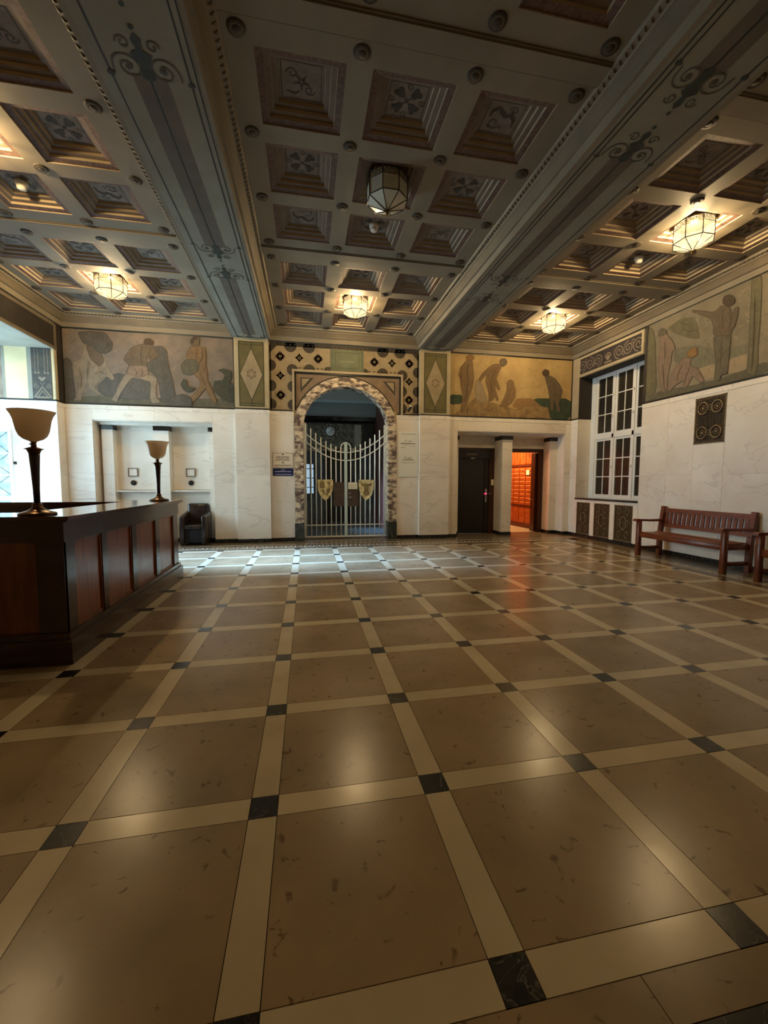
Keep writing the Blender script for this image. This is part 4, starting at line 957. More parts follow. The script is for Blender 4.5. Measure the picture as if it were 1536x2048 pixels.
    for k in range(ny_):
        y = YE+.2+(k+.5)*(YS-YE-.4)/ny_; tooth(x0, y, 0, 1, 1, 0); tooth(x1, y, 0, 1, -1, 0)
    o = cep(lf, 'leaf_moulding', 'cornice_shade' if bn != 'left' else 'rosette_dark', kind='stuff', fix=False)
fo = cep(fm, 'coffer_field', 'ceiling_paint', fix=False)
cep(MB().box((XL-1.6, YB, ZF+.14), (XR+.6, 9.6, ZF+.2)), 'upper_slab', 'plaster')
cep(MB().box((XL-.2, YB, ZC), (XR+.2, YE, ZC+.05)), 'entrance_soffit', 'ceiling_paint')
# beams
for bn, x0, x1 in (('left', PL0, PL1), ('right', PR0, PR1)):
    bm_ = MB().box((x0, YB, ZC), (x1, YS+.1, ZC+.12)); bo = cep(bm_, 'ceiling_beam', 'beam_pale')
    S = lambda: Paint((0, 0, ZC), (1, 0, 0), (0, 1, 0), (0, 0, -1))
    c = (x0+x1)/2
    sc = [5.478, 2.306]
    segs = [(5.478+.42, YP-.14), (2.306+.42, 5.478-.42), (YB, 2.306-.42)]
    q = S(); 
    for a, b in segs: q.rect(c-.125, a, c-.012, b, .002); q.rect(c+.012, a, c+.125, b, .002)
    q.build('taupe_stripe', 'beam_stripe', bo, fix=False)
    q = S()
    for a, b in segs: q.rect(c-.008, a, c+.008, b, .003)
    q.rect(x0+.082, YB, x0+.096, YP-.06, .003); q.rect(x1-.066, YB, x1-.052, YP-.06, .003)
    if bn == 'right': q.rect(x0+.03, YB, x0+.045, YP-.06, .003)
    else: q.rect(x1-.014, YB, x1-.002, YS, .003)
    q.build('black_line', 'beam_line', bo, fix=False)
    for yc in sc:
        for s in (-1, 1):
            q = S(); e = yc+s*.38
            for t in (-1, 1):
                pts = [(c+t*.24, e+s*.05)]+spiral(c+t*.125, e-s*.01, .11, .022, (0 if t > 0 else PI), -t*s*1.55, 30)
                q.ribbon(pts, .013, .004); q.disc(c+t*.125, e-s*.01, .022, .004, n=10)
                q.ribbon(spiral(c+t*.10, e-s*.19, .05, .012, (0 if t > 0 else PI), -t*s*1.2, 14), .012, .004)
            q.build('scroll', 'scroll_tan', bo, fix=False)
            q = S(); q.poly([(c-.05, e+s*.06), (c, e+s*.085), (c+.05, e+s*.06), (c+.03, e-s*.04), (c+.075, e-s*.12), (c+.02, e-s*.16), (c+.035, e-s*.23), (c, e-s*.27), (c-.035, e-s*.23), (c-.02, e-s*.16), (c-.075, e-s*.12), (c-.03, e-s*.04)], .005)
            q.disc(c, e-s*.31, .018, .005, n=8)
            for xx in (x0+.089, x1-.059): q.disc(xx, e+s*.06, .03, .005, n=10, ry=.02)
            q.build('leaf_knot', 'scroll_green', bo, fix=False)
    q = S(); q.rect(x0+.08, YP-.10, x1-.05, YP-.03, .003); q.build('end_band', 'scroll_green', bo, fix=False)
    q = S()
    for t in (-1, 1): q.ring(c+t*.14, YP-.15, .05, .085, .004); q.disc(c+t*.14, YP-.15, .025, .004, n=10)
    q.build('scroll', 'motif_pale', bo, fix=False)

# ------------------------------------------------------------------ ceiling lanterns
def make_lantern(lit):
    root = empty('ceiling_lantern')
    R, n = .235, 8; z0, z1, zt = -.06, -.30, -.40          # top of glass, bottom rim, tip (below panel)
    V = lambda r, k, z: (r*math.cos(2*PI*(k+.5)/n), r*math.sin(2*PI*(k+.5)/n), z)
    gm = 'lamp_glass' if lit else 'lamp_glass_off'
    for k in range(n):
        g = MB().add([V(R, k, z1), V(R, k+1, z1), V(R, k+1, z0), V(R, k, z0)], [(0, 1, 2, 3)]); g.build('glass_panel', gm, root)
        g = MB().add([V(R, k, z1), V(R, k+1, z1), (0, 0, zt)], [(0, 1, 2)]); g.build('glass_facet', gm, root)
    f = MB()
    for k in range(n):
        f.tube([V(R+.003, k, z0), V(R+.003, k, z1)], .006, 5); f.tube([V(R+.003, k, z1), V(.01, k, zt)], .005, 5)
        f.tube([V(R+.003, k, z1), V(R+.003, k+1, z1)], .006, 5); f.tube([V(R+.003, k, z0), V(R+.003, k+1, z0)], .007, 5); f.tube([V(R+.003, k, z0-.075), V(R+.003, k+1, z0-.075)], .004, 5)
    f.build('glass_lines', 'lead', root)
    fl = MB()
    for k in range(n):                                      # filigree band
        for j in range(3):
            a, b = Vector(V(R+.005, k, z0-.037)), Vector(V(R+.005, k+1, z0-.037)); c = a.lerp(b, (j+.5)/3); t = (b-a).normalized()
            fl.tube([c+t*(.022*math.cos(q*PI/5))+Vector((0, 0, .026*math.sin(q*PI/5))) for q in range(10)], .003, 4, closed=True)
            fl.tube([c-t*.026+Vector((0, 0, -.03)), c+t*.026+Vector((0, 0, .03))], .0025, 4)
    fl.build('filigree', 'lead', root)
    MB().lathe([(.012, zt+.01), (.022, zt-.005), (.012, zt-.015), (.018, zt-.03), (.003, zt-.045)], n=12).build('finial', 'brass', root)
    if lit:
        bl = bpy.data.lights.new('bulb', 'POINT'); bl.energy = BULB_WATTS; bl.color = LAMP_COLOR; bl.shadow_soft_size = .05
        bo = bpy.data.objects.new('bulb', bl); COL.objects.link(bo); bo.parent = root; bo.location = (0, 0, -.20)
    MB().lathe([(.10, 0), (.12, -.015), (.12, -.03), (R*.98, -.045), (R*.98, z0)], n=8).build('canopy', 'brass', root)
    return root
lat = make_lantern(True); off = make_lantern(False)
LY = [(5.68+8.395)/2, (2.51+5.275)/2]
LX = [(-3.515-2.60)/2, (.665+1.617)/2, (4.87+5.785)/2]
ZL = ZF+.118
first_lit = True
for x, y, lab in ((LX[0], LY[0], 'lit faceted glass lantern over the left bay by the labouring figures mural'), (LX[1], LY[0], 'lit faceted glass lantern on the central ceiling in front of the arch'),
                  (LX[2], LY[0], 'lit faceted glass lantern on the right ceiling bay near the bathers mural'), (LX[2], LY[1], 'lit faceted glass lantern, largest and nearest, on the right ceiling bay'),
                  (LX[0], LY[1], 'lit glass lantern in the left bay just outside the left picture edge')):
    o = lat if first_lit else copy_tree(lat); first_lit = False
    o.location = (x, y, ZL); tag(o, lab, 'lantern', 'ceiling lanterns')
off.location = (LX[1], LY[1], ZL); tag(off, 'unlit grey glass lantern hanging in the central ceiling bay', 'lantern', 'ceiling lanterns')
# smoke detectors
for x, t in ((LX[0], 'left'), (LX[1], 'central'), (LX[2], 'right')):
    d = MB().lathe([(.028, -.095), (.046, -.085), (.05, -.06), (.05, -.05)], n=20).build('smoke_detector', 'detector', None, (x, (4.355+5.275)/2, ZL))
    MB().lathe([(.065, 0), (.065, -.03), (.055, -.05), (.05, -.05)], n=20).build('base', 'detector', d)
    tag(d, 'small white round smoke detector on the %s ceiling bay' % t, 'smoke detector', 'smoke detectors')

# ------------------------------------------------------------------ gate
gt = empty('iron_gate', (0, 0, 0)); tag(gt, 'pale painted double-leaf iron gate with curved top in the arch', 'gate'); gp = P_(gt)
GYp = 8.93; gx0, gx1, gm = .165, 2.115, 1.13
def topz(x): return 1.89+.47*((x-gm)/.98)**2
nb = 8
for s in (-1, 1):
    for k in range(nb):
        x = gm+s*(.118*(k+1)); zt = topz(x)+.19+(.10+.02*k)
        if k == 0: zt = topz(x)+.30
        gp(MB().tube([(x, GYp, .05), (x, GYp, zt)], .013, 6), 'bar', 'gate_steel')
    for off_, nm in ((0, 'curved_rail'), (.19, 'curved_rail')):
        xs = [gm+s*.98*k/14 for k in range(15)]
        gp(MB().tube([(x, GYp-.012, topz(x)+off_) for x in xs], .012, 6), nm, 'gate_steel')
    gp(MB().box((gm+s*.98, GYp-.012, .04), (gm, GYp+.012, .075)), 'bottom_rail', 'gate_steel')
    gp(MB().box((gm+s*.98, GYp-.010, .325), (gm, GYp+.010, .348)), 'lower_rail', 'gate_steel')
    gp(MB().box((gm+s*.965, GYp-.016, .04), (gm+s*.99, GYp+.016, topz(gm+s*.98)+.42)), 'end_stile', 'gate_steel')
gp(MB().tube([(gm+.118*math.cos(PI*k/12), GYp, topz(gm+.118)+.30+.118*math.sin(PI*k/12)) for k in range(13)], .013, 6), 'top_loop', 'gate_steel')
gp(MB().box((gm-.035, GYp-.03, .04), (gm+.035, GYp+.02, 2.33)), 'centre_stile', 'gate_stile')
gp(MB().box((gm-.30, GYp-.03, .79), (gm-.045, GYp-.016, 1.37)), 'lock_plate', 'gate_plate'); lk = gp(MB().box((gm+.045, GYp-.03, .79), (gm+.30, GYp-.016, 1.37)), 'lock_plate', 'gate_plate')
MB().bbox((gm+.075, GYp-.075, .985), (gm+.125, GYp-.03, 1.025), .015).build('knob', 'steel', lk); MB().bbox((gm+.085, GYp-.045, 1.085), (gm+.11, GYp-.03, 1.115), .008).build('keyhole', 'steel', lk)
nt = MB().box((gm+.055, GYp-.034, 1.205), (gm+.275, GYp-.031, 1.365)).build('paper_notice', 'paper'); tag(nt, 'small cream paper notice taped to the gate lock plate', 'notice')
q = Paint((0, GYp-.034, 0), (1, 0, 0), (0, 0, 1), (0, -1, 0))
for k in range(3): q.rect(gm+.08, 1.235+.035*k, gm+.25-.02*(k % 2), 1.242+.035*k, .001)
q.build('print', 'ink', nt, fix=False)
for s, t in ((-1, 'left'), (1, 'right')):
    x = gm+s*.495; z1_, h, w_ = 1.43, .50, .185
    out = [(-w_, 0), (w_, 0), (w_, -.16), (w_*.93, -.26), (w_*.70, -.37), (w_*.38, -.45), (0, -.50), (-w_*.38, -.45), (-w_*.70, -.37), (-w_*.93, -.26), (-w_, -.16)]
    sh = MB().prism([(x+a, GYp-.03, z1_+b) for a, b in out], (0, -.015, 0)).build('shield', 'shield_metal', gt); sh['label'] = 'brass heraldic shield with bird emblem' if s > 0 else 'brass heraldic shield with quartered emblem'
    q = Paint((x, GYp-.045, z1_), (1, 0, 0), (0, 0, 1), (0, -1, 0)); r = MB()
    r.tube([(x+a*.9, GYp-.047, z1_-.02+b*.92) for a, b in out], .009, 5, closed=True); r.build('shield_rim', 'shield_metal', sh)
    if s > 0:
        q.poly([(-.14, -.07), (-.05, -.10), (0, -.08), (.05, -.10), (.14, -.07), (.12, -.16), (.06, -.15), (.05, -.26), (.08, -.34), (0, -.40), (-.08, -.34), (-.05, -.26), (-.06, -.15), (-.12, -.16)], .003)
    else:
        q.poly([(-.13, -.05), (-.02, -.05), (-.02, -.2), (-.13, -.2)], .003); q.poly([(.03, -.22), (.13, -.2), (.1, -.3), (.02, -.4)], .003); q.poly([(-.1, -.25), (-.03, -.24), (-.02, -.36)], .003); q.poly([(.04, -.06), (.13, -.06), (.09, -.16)], .003)
    q.build('emblem', 'shield_dark', sh, fix=False)

# ------------------------------------------------------------------ vestibule behind the gate
vx0, vx1, vy1, vz = -.9, 2.75, 12.6, 4.1
ve = empty('wall_vestibule'); ve['kind'] = 'structure'; vp = P_(ve)
vp(MB().box((vx0-.1, 8.95, -.06), (vx1+.1, vy1+.1, -.002)), 'vestibule_floor', 'vest_wall')
vp(MB().box((vx0-.1, 8.95, 0), (vx0, 10.2, vz)).box((vx0-.1, 11.6, 0), (vx0, vy1, vz)).box((vx0-.1, 10.2, 0), (vx0, 11.6, 1.4)).box((vx0-.1, 10.2, 3.2), (vx0, 11.6, vz)), 'side_wall', 'vest_wall'); vp(MB().box((vx0-.06, 10.2, 1.4), (vx0-.05, 11.6, 3.2)), 'side_pane', 'tinted_glass'); vp(MB().box((vx1-.35, 9.4, 0), (vx1, vy1, vz)), 'side_wall', 'vest_red')  # opening and pane added out of view to light the vestibule
vp(MB().box((vx0, 8.95, vz), (vx1, vy1, vz+.1)), 'vestibule_ceiling', 'vest_ceiling')
vp(MB().box((vx0, 11.0, 3.72), (vx1, 11.35, vz)), 'cross_beam', 'vest_ceiling')
vp(MB().box((vx0, 12.1, 3.42), (vx1, 12.6, vz)), 'cove', 'vest_ceiling'); vp(MB().box((vx0, 12.05, 3.30), (vx1, 12.6, 3.42)), 'dark_band', 'black_stone')
WX0, WX1, WZa, WZb = .20, .42, 1.0, 1.95
back = MB().box((vx0, vy1-.1, 0), (WX0, vy1, vz)).box((WX1, vy1-.1, 0), (vx1, vy1, vz)).box((WX0, vy1-.1, 0), (WX1, vy1, WZa)).box((WX0, vy1-.1, WZb), (WX1, vy1, vz))
vp(back, 'back_wall', 'vest_wall')
vp(MB().box((.0, 12.2, 2.48), (2.0, 12.5, 3.22)), 'mosaic_panel', 'mosaic')
for a in (.03, 1.72): vp(MB().box((a, 12.18, 2.5), (a+.22, 12.2, 3.2)), 'tall_panel', 'vest_panel')
for a in (.0, .8, 1.55):
    vp(MB().box((a+.0, 12.35, 0), (a+.09, 12.45, 2.45)), 'door_stile', 'black_metal')
vp(MB().box((0, 12.35, 2.36), (2.0, 12.45, 2.48)), 'door_head', 'breccia')
vp(MB().box((.9, 12.42, .1), (1.55, 12.44, 2.36)), 'door_glass', 'dark_pane')
gd = MB()
for zz in (1.2, 1.5, 1.8): gd.box((WX0, vy1-.08, zz-.012), (WX1, vy1-.05, zz+.012))
gd.box((.30, vy1-.08, WZa), (.33, vy1-.05, WZb)); vp(gd, 'glazing_bar', 'black_metal')
vp(MB().box((WX0, vy1-.06, WZa), (WX1, vy1-.055, WZb)), 'pane', 'smoked_glass')
ck = MB().lathe([(.001, 0), (.15, 0), (.15, .02), (.001, .02)], n=28).build('wall_clock', 'clock_face'); ck.rotation_euler = (PI/2, 0, 0); ck.location = (.96, 12.19, 2.98)
tag(ck, 'round pale wall clock on the dark mosaic behind the gate', 'clock')
q = MB()
for k in range(28): q.tube([(.165*math.cos(2*PI*t/28), .165*math.sin(2*PI*t/28), .015) for t in range(28)], .014, 6, closed=True); break
q.build('clock_rim', 'black_metal', ck)
for k in range(12): q = MB(); q.bbox((.205*math.cos(k*PI/6)-.022, .205*math.sin(k*PI/6)-.022, 0), (.205*math.cos(k*PI/6)+.022, .205*math.sin(k*PI/6)+.022, .02), .008); q.build('hour_block', 'vest_panel', ck)
q = MB().add([(0, 0, .025), (.012, 0, .025), (.075, .085, .025), (.066, .092, .025)], [(0, 1, 2, 3)]).add([(-.006, .006, .026), (.006, -.006, .026), (-.06, -.055, .026), (-.068, -.047, .026)], [(0, 1, 2, 3)]); q.build('clock_hands', 'black_metal', ck)

# ------------------------------------------------------------------ signs on the wall
def sign(name, label, x0, z0, x1, z1, m, lines, ink, frame=None):
    o = MB().box((x0, YS-.012, z0), (x1, YS-.002, z1)).build(name, m); tag(o, label, 'sign')
    if frame: f = Paint((0, YS-.012, 0), (1, 0, 0), (0, 0, 1), (0, -1, 0)); f.frame(x0, z0, x1, z1, .008, .001); f.build('border', frame, o, fix=False)
    q = Paint((0, YS-.012, 0), (1, 0, 0), (0, 0, 1), (0, -1, 0))
    for (u, v, wd, h) in lines:                         # broken word strokes too small to read
        a = x0+(x1-x0)*(u-wd/2); e = x0+(x1-x0)*(u+wd/2); z = z1-(z1-z0)*v; xx = a
        while xx < e-.008:
            l = min(random.uniform(.012, .05), e-xx); q.rect(xx, z-h, xx+l, z, .0015); xx += l+.008
    q.build('print', ink, o, fix=False)
    return o
sign('wall_sign', 'framed cream notice sign on marble left of the gate', -.556, 1.685, -.10, 2.03, 'sign_cream', [(.5, .05, .08, .03), (.5, .22, .6, .012), (.5, .28, .7, .018), (.5, .38, .56, .014), (.5, .46, .74, .014), (.5, .58, .10, .035), (.5, .78, .84, .012), (.5, .84, .8, .010), (.5, .95, .9, .006)], 'ink', 'ink')
sign('wall_sign', 'dark blue sign with white lettering below the cream notice', -.556, 1.515, -.10, 1.675, 'sign_blue', [(.5, .14, .16, .012), (.5, .36, .8, .016), (.5, .76, .8, .014)], 'ink_white')
s_ = sign('wall_sign', 'tall pale glass doctor sign on marble right of the gate', 2.375, 1.50, 2.855, 2.585, 'sign_pale', [(.5, .052, .72, .010), (.48, .255, .76, .020), (.35, .30, .4, .006), (.7, .315, .3, .006), (.22, .35, .22, .010), (.48, .61, .6, .018), (.5, .665, .8, .005), (.5, .69, .7, .005)], 'ink')
for v in (.215, .575):
    tc = bpy.data.curves.new('lettering', 'FONT'); tc.body = 'Dr. med.'; tc.size = .05; tc.align_x = 'CENTER'; tc.extrude = .0005
    tmp = bpy.data.objects.new('lettering_curve', tc); COL.objects.link(tmp); bpy.context.view_layer.update()
    me_ = bpy.data.meshes.new_from_object(tmp.evaluated_get(bpy.context.evaluated_depsgraph_get())); bpy.data.objects.remove(tmp); me_.materials.clear(); me_.materials.append(MATS['ink'])
    to = link('lettering', me_, s_); to.location = (2.61, YS-.0135, 2.585-1.085*v-.012); to.rotation_euler = (PI/2, 0, 0)
sl = empty('spotlight', (2.63, YS, 3.07)); tag(sl, 'small black spotlight with white lens on the frieze right of the arch', 'spotlight')
MB().tube([(0, 0, 0), (-.03, -.05, 0), (-.05, -.08, .03)], .012, 8).build('bracket', 'black_metal', sl)
MB().tube([(-.06, -.10, -.02), (.02, -.10, .07)], .032, 12).build('housing', 'black_metal', sl)
MB().bbox((-.02, -.12, .075), (.035, -.07, .12), .02).build('lens', 'detector', sl)

# ------------------------------------------------------------------ niche fittings
for x, t in ((-3.60, 'left'), (-2.40, 'right')):
    o = MB().box((x-.085, 9.045, 1.50), (x+.085, 9.062, 1.66)).build('wall_hatch', 'marble_trim'); tag(o, 'square stone hatch frame in the %s marble niche panel' % t, 'hatch', 'hatches in the marble niche')
    f = MB().box((x-.10, 9.035, 1.485), (x-.08, 9.06, 1.675)).box((x+.08, 9.035, 1.485), (x+.10, 9.06, 1.675)).box((x-.08, 9.035, 1.655), (x+.08, 9.06, 1.675)).box((x-.08, 9.035, 1.485), (x+.08, 9.06, 1.505)); f.build('frame', 'coffer_step', o)
    h = MB().lathe([(.001, 0), (.052, 0), (.058, -.004), (.058, .012), (.001, .012)], n=24).build('round_vent', 'black_metal'); h.rotation_euler = (PI/2, 0, 0); h.location = (x, 9.052, 1.345)
    tag(h, 'black round hole below the hatch in the %s marble niche panel' % t, 'vent', 'round holes in the marble niche')

# ------------------------------------------------------------------ doors in the right recess
d1 = empty('door_1'); d1['kind'] = 'structure'; dq = P_(d1); tag(d1, 'black door with dark brown frame and red lit lock')
dq(MB().box((4.06, 9.30, 2.04), (5.16, 9.40, 2.285)).box((4.06, 9.30, 0), (4.12, 9.40, 2.04)).box((5.02, 9.30, 0), (5.16, 9.40, 2.04)), 'door_frame', 'door_frame')
wp(MB().box((3.9, 9.42, 0), (5.3, 9.5, 2.4)), 'masonry', 'plaster')  # unseen block added behind the door to keep sky light out
dq(MB().box((4.10, 9.285, 2.01), (5.08, 9.33, 2.24)), 'transom_panel', 'door_black')
dl = dq(MB().box((4.12, 9.35, 0.005), (4.90, 9.39, 2.04)), 'door_leaf', 'door_black'); dq(MB().box((4.90, 9.33, 0.005), (5.02, 9.39, 2.04)), 'side_panel', 'door_black')
hp = dq(MB().bbox((4.905, 9.30, .84), (4.965, 9.33, 1.20), .012), 'handle_plate', 'steel')
MB().tube([(4.935, 9.30, 1.07), (4.935, 9.25, 1.07), (5.06, 9.25, 1.075)], .010, 8).build('lever', 'steel', hp); MB().bbox((4.89, 9.29, 1.055), (4.955, 9.302, 1.085), .006).build('lock_light', 'red_led', hp)
pg = MB().box((5.075, 9.288, 1.30), (5.145, 9.299, 1.45)).build('paper_notice', 'paper'); tag(pg, 'small white label stuck on the dark door frame', 'notice')
q = Paint((0, 9.288, 0), (1, 0, 0), (0, 0, 1), (0, -1, 0)); [q.rect(5.09, 1.33+k*.022, 5.13, 1.335+k*.022, .001) for k in range(4)]; q.build('print', 'ink', pg, fix=False)
em = MB().bbox((4.47, 9.24, 1.995), (4.58, 9.29, 2.02), .008).build('door_lamp', 'detector'); tag(em, 'tiny pale fitting above the black door', 'fitting')
q = Paint((0, 9.285, 0), (1, 0, 0), (0, 0, 1), (0, -1, 0)); [q.rect(4.36+k*.062, 2.09, 4.40+k*.062, 2.14, .001) for k in range(5)]; q.build('faded_inscription', 'spandrel', d1, fix=False)
d2 = empty('door_2'); d2['kind'] = 'structure'; dq = P_(d2); tag(d2, 'open dark wooden door to the glowing mail room')
dq(MB().box((5.43, 9.30, 2.19), (6.60, 9.42, 2.285)).box((5.43, 9.30, 0), (5.50, 9.42, 2.19)).box((6.48, 9.30, 0), (6.60, 9.42, 2.19)), 'door_frame', 'door_frame')
dl = dq(MB().box((6.42, 9.40, .01), (6.475, 10.25, 2.18)).add([], []), 'door_leaf', 'door_frame')
dl.rotation_euler = (0, 0, 0)
# keep the leaf folded back against the cabinet end
MB().tube([(6.42, 9.46, .90), (6.36, 9.46, .90), (6.36, 9.58, .90)], .010, 8).build('lever', 'steel', dl)
dl.location = (.0, 0, 0)
# shorten the leaf: it stands almost edge-on
for v in dl.data.vertices:
    if v.co.y > 10: v.co.y = 9.60
# ------------------------------------------------------------------ mail room
mr = empty('wall_mailroom'); mr['kind'] = 'structure'; mp_ = P_(mr)
mp_(MB().box((5.0, 9.42, -.05), (7.9, 12.6, -.002)), 'room_floor', 'floor_cream'); mp_(MB().box((5.0, 9.40, 0), (5.1, 12.6, 2.8)), 'side_wall', 'mail_wood'); mp_(MB().box((5.0, 12.5, 0), (7.9, 12.6, 2.8)), 'back_wall', 'mail_wood')
mp_(MB().box((5.0, 9.45, 2.75), (7.9, 12.6, 2.85)), 'room_ceiling', 'plaster'); mp_(MB().box((7.1, 9.45, 0), (7.2, 12.6, 2.8)), 'side_wall', 'mail_wood')
cb = empty('mail_cabinet', (6.70, 9.62, 0)); tag(cb, 'orange lit wooden mailbox cabinet inside the right doorway', 'cabinet')
MB().box((0, 0, .0), (.38, 2.8, 2.6)).build('body', 'mail_wood', cb)
MB().box((-.03, 0, .0), (.0, 2.8, .12)).build('plinth', 'mail_dark', cb)
for z in (.64, 1.86): MB().box((-.03, 0, z), (0, 2.8, z+.04)).build('rail', 'mail_dark', cb)
for k in range(8):
    y = .02+k*.35
    MB().box((-.018, y+.015, .15), (0, y+.335, .62)).build('lower_door', 'mail_wood', cb)
    u = MB().box((-.018, y+.015, 1.92), (0, y+.335, 2.55)).build('upper_door', 'mail_wood', cb)
    MB().box((-.022, y+.15, 2.1), (-.017, y+.19, 2.5)).build('slot', 'mail_dark', u)
    for j in range(9):
        z = .70+j*.125
        b = MB().box((-.022, y+.012, z), (0, y+.338, z+.112)).build('mailbox_door', 'mail_wood', cb)
        MB().box((-.028, y+.05, z+.062), (-.021, y+.30, z+.092)).build('mail_slot', 'mail_slot', b)
nt = MB().box((6.660, 10.10, 1.60), (6.667, 10.28, 1.74)).build('paper_notice', 'paper'); tag(nt, 'cream paper note on the mailbox cabinet', 'notice')
ml = MB().lathe([(.16, 0), (.16, -.03), (.10, -.06), (.001, -.065)], n=20).build('mail_room_lamp', 'mail_lamp', None, (5.95, 10.6, 2.75)); tag(ml, 'glowing round ceiling lamp inside the mail room', 'lamp')

# ------------------------------------------------------------------ reception desk
dk = empty('reception_desk', (0, 0, 0)); tag(dk, 'dark wooden panelled reception counter with polished top at left', 'counter'); kp = P_(dk)
DX, DN, DF, DL, DZ = -1.60, 2.46, 5.17, -4.05, 1.075
WD = .45
for a, b in (((DX-WD, DN, .0), (DX, DF, DZ)), ((DL, DN, 0), (DX-WD, DN+.40, DZ)), ((DL, DF-.40, 0), (DX-WD, DF, DZ))): kp(MB().box((a[0]+.02 if a[0] == DX-WD else a[0], a[1]+.02, 0.02), (b[0]-.02, b[1]-.02 if b[1] == DF else b[1], DZ)), 'carcass', 'desk_dark')
OV = .07; top = MB()
ox, on, of = DX+OV, DN-.05, DF+OV; ix, in_, if_ = -2.09, 2.87, DF-.43
def topslab(e, z0, z1, mb):
    o_ = [(DL, on-e), (ox+e, on-e), (ox+e, of+e), (DL, of+e), (DL, if_), (ix, if_), (ix, in_), (DL, in_)]
    n = 8; mb.add([(x, y, z0) for x, y in o_]+[(x, y, z1) for x, y in o_], [(0, 1, 6, 7), (1, 2, 5, 6), (2, 3, 4, 5), (8, 15, 14, 9), (9, 14, 13, 10), (10, 13, 12, 11)]+[(i, (i+1) % 8, 8+(i+1) % 8, 8+i) for i in range(8)])
topslab(0, 1.092, 1.12, top); kp(top, 'countertop', 'desk_top')
t2 = MB(); topslab(-.025, 1.075, 1.092, t2); kp(t2, 'countertop_moulding', 'desk_dark')
fz = MB().box((DX-.02, DN-.02, .925), (DX+.02, DF+.02, 1.075)).box((DL, DN-.02, .925), (DX-.02, DN+.02, 1.075)).box((DL, DF-.02, .925), (DX-.02, DF+.02, 1.075)); kp(fz, 'frieze_rail', 'desk_dark')
pz = MB().box((DX-.02, DN-.05, 0), (DX+.05, DF+.05, .19)).box((DL, DN-.05, 0), (DX-.02, DN+.02, .19)).box((DL, DF-.02, 0), (DX-.02, DF+.05, .19)); kp(pz, 'plinth', 'desk_dark')
pz = MB().box((DX-.02, DN-.03, .19), (DX+.03, DF+.03, .235)).box((DL, DN-.03, .19), (DX-.02, DN+.02, .235)).box((DL, DF-.02, .19), (DX-.02, DF+.03, .235)); kp(pz, 'plinth_moulding', 'desk_dark')
PAN = [(2.60, 3.03), (3.12, 3.66), (3.77, 4.33), (4.45, 4.99)]
ed = [DN-.01]+[v for p_ in PAN for v in p_]+[DF+.01]
for k in range(0, 10, 2): kp(MB().box((DX-.02, ed[k], .235), (DX+.008, ed[k+1], .925)), 'stile', 'desk_dark')
for a, b in PAN:
    kp(MB().box((DX-.03, a, .235), (DX-.012, b, .925)), 'panel', 'desk_wood')
    m_ = MB().box((DX-.02, a, .235), (DX+.0, a+.018, .925)).box((DX-.02, b-.018, .235), (DX, b, .925)).box((DX-.02, a, .235), (DX, b, .253)).box((DX-.02, a, .907), (DX, b, .925)); kp(m_, 'panel_moulding', 'desk_wood')
xs = [DX-.1]
NP = [(-2.31, -1.78), (-2.95, -2.42), (-3.6, -3.06)]
e2 = [DX+.008]+[v for p_ in NP for v in (p_[1], p_[0])]+[DL]
for k in range(0, 8, 2): kp(MB().box((e2[k+1], DN-.008, .235), (e2[k], DN+.02, .925)), 'stile', 'desk_dark')
for a, b in NP: kp(MB().box((a, DN+.012, .235), (b, DN+.03, .925)), 'panel', 'desk_wood')
# desk lamps
def desk_lamp(x, y, label):
    o = empty('desk_lamp', (x, y, 1.121)); tag(o, label, 'lamp', 'lamps on the reception desk')
    MB().lathe([(.001, 0), (.118, 0), (.122, .006), (.112, .016), (.08, .026), (.055, .036), (.036, .055), (.030, .072), (.034, .080), (.026, .088), (.001, .088)], n=28, cap=False).build('base', 'lamp_metal', o)
    MB().lathe([(.020, .085), (.022, .2), (.027, .32), (.033, .43), (.036, .475)], n=14).build('stem', 'lamp_stem', o)
    MB().lathe([(.036, .470), (.040, .480), (.046, .494), (.064, .500), (.046, .506), (.034, .512), (.018, .516), (.017, .550), (.022, .556)], n=24).build('collar', 'lamp_metal', o)
    MB().tube([(-.017, 0, .538), (-.028, 0, .538)], .005, 6).build('switch', 'lamp_metal', o)
    pr = [(.016, .552), (.028, .560), (.062, .575), (.086, .600), (.100, .635), (.108, .68), (.115, .72), (.128, .755), (.146, .785)]
    MB().lathe(pr+[(r-.004, z+.001) for r, z in reversed(pr[1:])], n=36, cap=False).build('glass_shade', 'shade_glass', o)
desk_lamp(-1.845, 2.625, 'large bell-shaded table lamp with dark stem, nearest, on the counter')
desk_lamp(-1.76, 5.00, 'smaller-looking bell-shaded table lamp at the far end of the counter')

# ------------------------------------------------------------------ armchair
ac = empty('armchair', (-2.215, 8.64, 0), 0); tag(ac, 'dark brown leather armchair beside the reception counter', 'armchair')
W2, D0, D1 = .275, -.32, .30
for s in (-1, 1):
    def tf(v, s=s): return Vector((v.x+s*.0, v.y, v.z+(.10*max(0, (v.y-.05))/.25*(1 if v.z > .3 else 0))))
    MB().bbox((s*W2, D0, .02), (s*(W2-.105), D1, .635), .035, 3, tf=tf).build('arm', 'leather', ac)
def tb(v): return Vector((v.x*(1-.06*max(0, v.z-.4)), v.y+.12*(v.z-.4), v.z))
MB().bbox((-W2+.045, .13, .30), (W2-.045, .30, .885), .05, 4, tf=tb).build('backrest', 'leather', ac)
MB().bbox((-W2+.10, D0+.01, .345), (W2-.10, .20, .445), .035, 3).build('seat', 'leather', ac)
MB().box((-W2+.10, D0+.05, .06), (W2-.10, .26, .345)).build('seat_void_block', 'void_black', ac)  # black block for the dark void below the seat, shade put in its colour
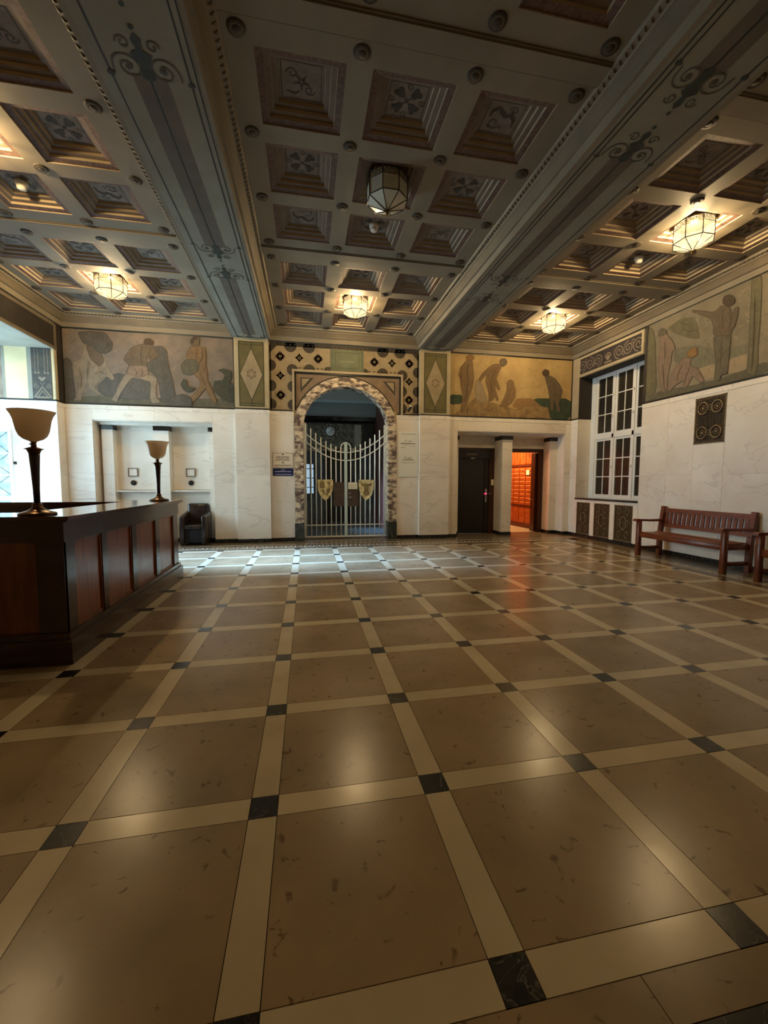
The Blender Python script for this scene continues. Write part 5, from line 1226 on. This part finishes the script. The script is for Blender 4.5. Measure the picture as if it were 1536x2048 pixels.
for sx in (-1, 1):
    for yy in (D0+.05, D1-.05): MB().lathe([(.02, 0), (.024, .03)], (sx*(W2-.05), yy, 0), 10).build('foot', 'black_metal', ac)

# ------------------------------------------------------------------ benches
def make_bench():
    o = empty('wooden_bench')                           # local: y along length 0..-1.69, x towards wall 0..0.56
    Ln = 1.69; wd = 'bench_wood'
    for y in (-.04, -Ln+.04):
        MB().bbox((0, y-.038, 0), (.075, y+.038, .665), .008, 1).build('front_leg', wd, o)
        MB().prism([(.47, y-.035, 0), (.545, y-.035, 0), (.545, y-.035, .42), (.61, y-.035, .925), (.545, y-.035, .935), (.475, y-.035, .42)], (0, .07, 0)).build('back_leg', wd, o)
        MB().bbox((.07, y-.02, .12), (.48, y+.02, .175), .006, 1).build('stretcher', wd, o)
        MB().bbox((.07, y-.022, .36), (.48, y+.022, .43), .006, 1).build('side_rail', wd, o)
        ap = [(-.065, .650), (-.06, .685), (-.02, .698), (.05, .690), (.30, .680), (.57, .690), (.57, .650), (.30, .645), (.03, .655), (-.03, .645)]
        MB().prism([(a, y-.045, z) for a, z in ap], (0, .09, 0)).build('armrest', wd, o)
    MB().bbox((.015, -Ln+.075, .355), (.055, -.075, .445), .008, 1).build('seat_front_rail', wd, o)
    for k in range(5): x = .03+k*.092; MB().bbox((x-.02, -Ln+.05, .435-.010*(k > 0)*(k < 4)), (x+.066, -.05, .457-.010*(k > 0)*(k < 4)), .007, 1).build('seat_slat', wd, o)
    tilt = lambda z: .50+(z-.42)*.125
    def bar(z0, z1, th, nm):
        MB().prism([(tilt(z0), -Ln+.05, z0), (tilt(z0)+th, -Ln+.05, z0), (tilt(z1)+th, -Ln+.05, z1), (tilt(z1), -Ln+.05, z1)], (0, Ln-.10, 0)).build(nm, wd, o)
    bar(.815, .895, .035, 'top_rail'); bar(.545, .605, .035, 'lower_rail')
    n = 17
    for k in range(n):
        y = -.13-(Ln-.26)*k/(n-1); z0, z1 = .60, .82
        MB().prism([(tilt(z0)+.008, y-.028, z0), (tilt(z0)+.025, y-.028, z0), (tilt(z1)+.025, y-.028, z1), (tilt(z1)+.008, y-.028, z1)], (0, .056, 0)).build('back_slat', wd, o)
    return o
b1 = make_bench(); b1.location = (6.335, 5.72, 0); tag(b1, 'reddish brown slatted wooden bench standing fully in view against the right wall', 'bench', 'benches along the right wall')
b2 = copy_tree(b1); b2.location = (6.335, 3.62, 0); tag(b2, 'second reddish wooden bench cut off by the right picture edge', 'bench', 'benches along the right wall')
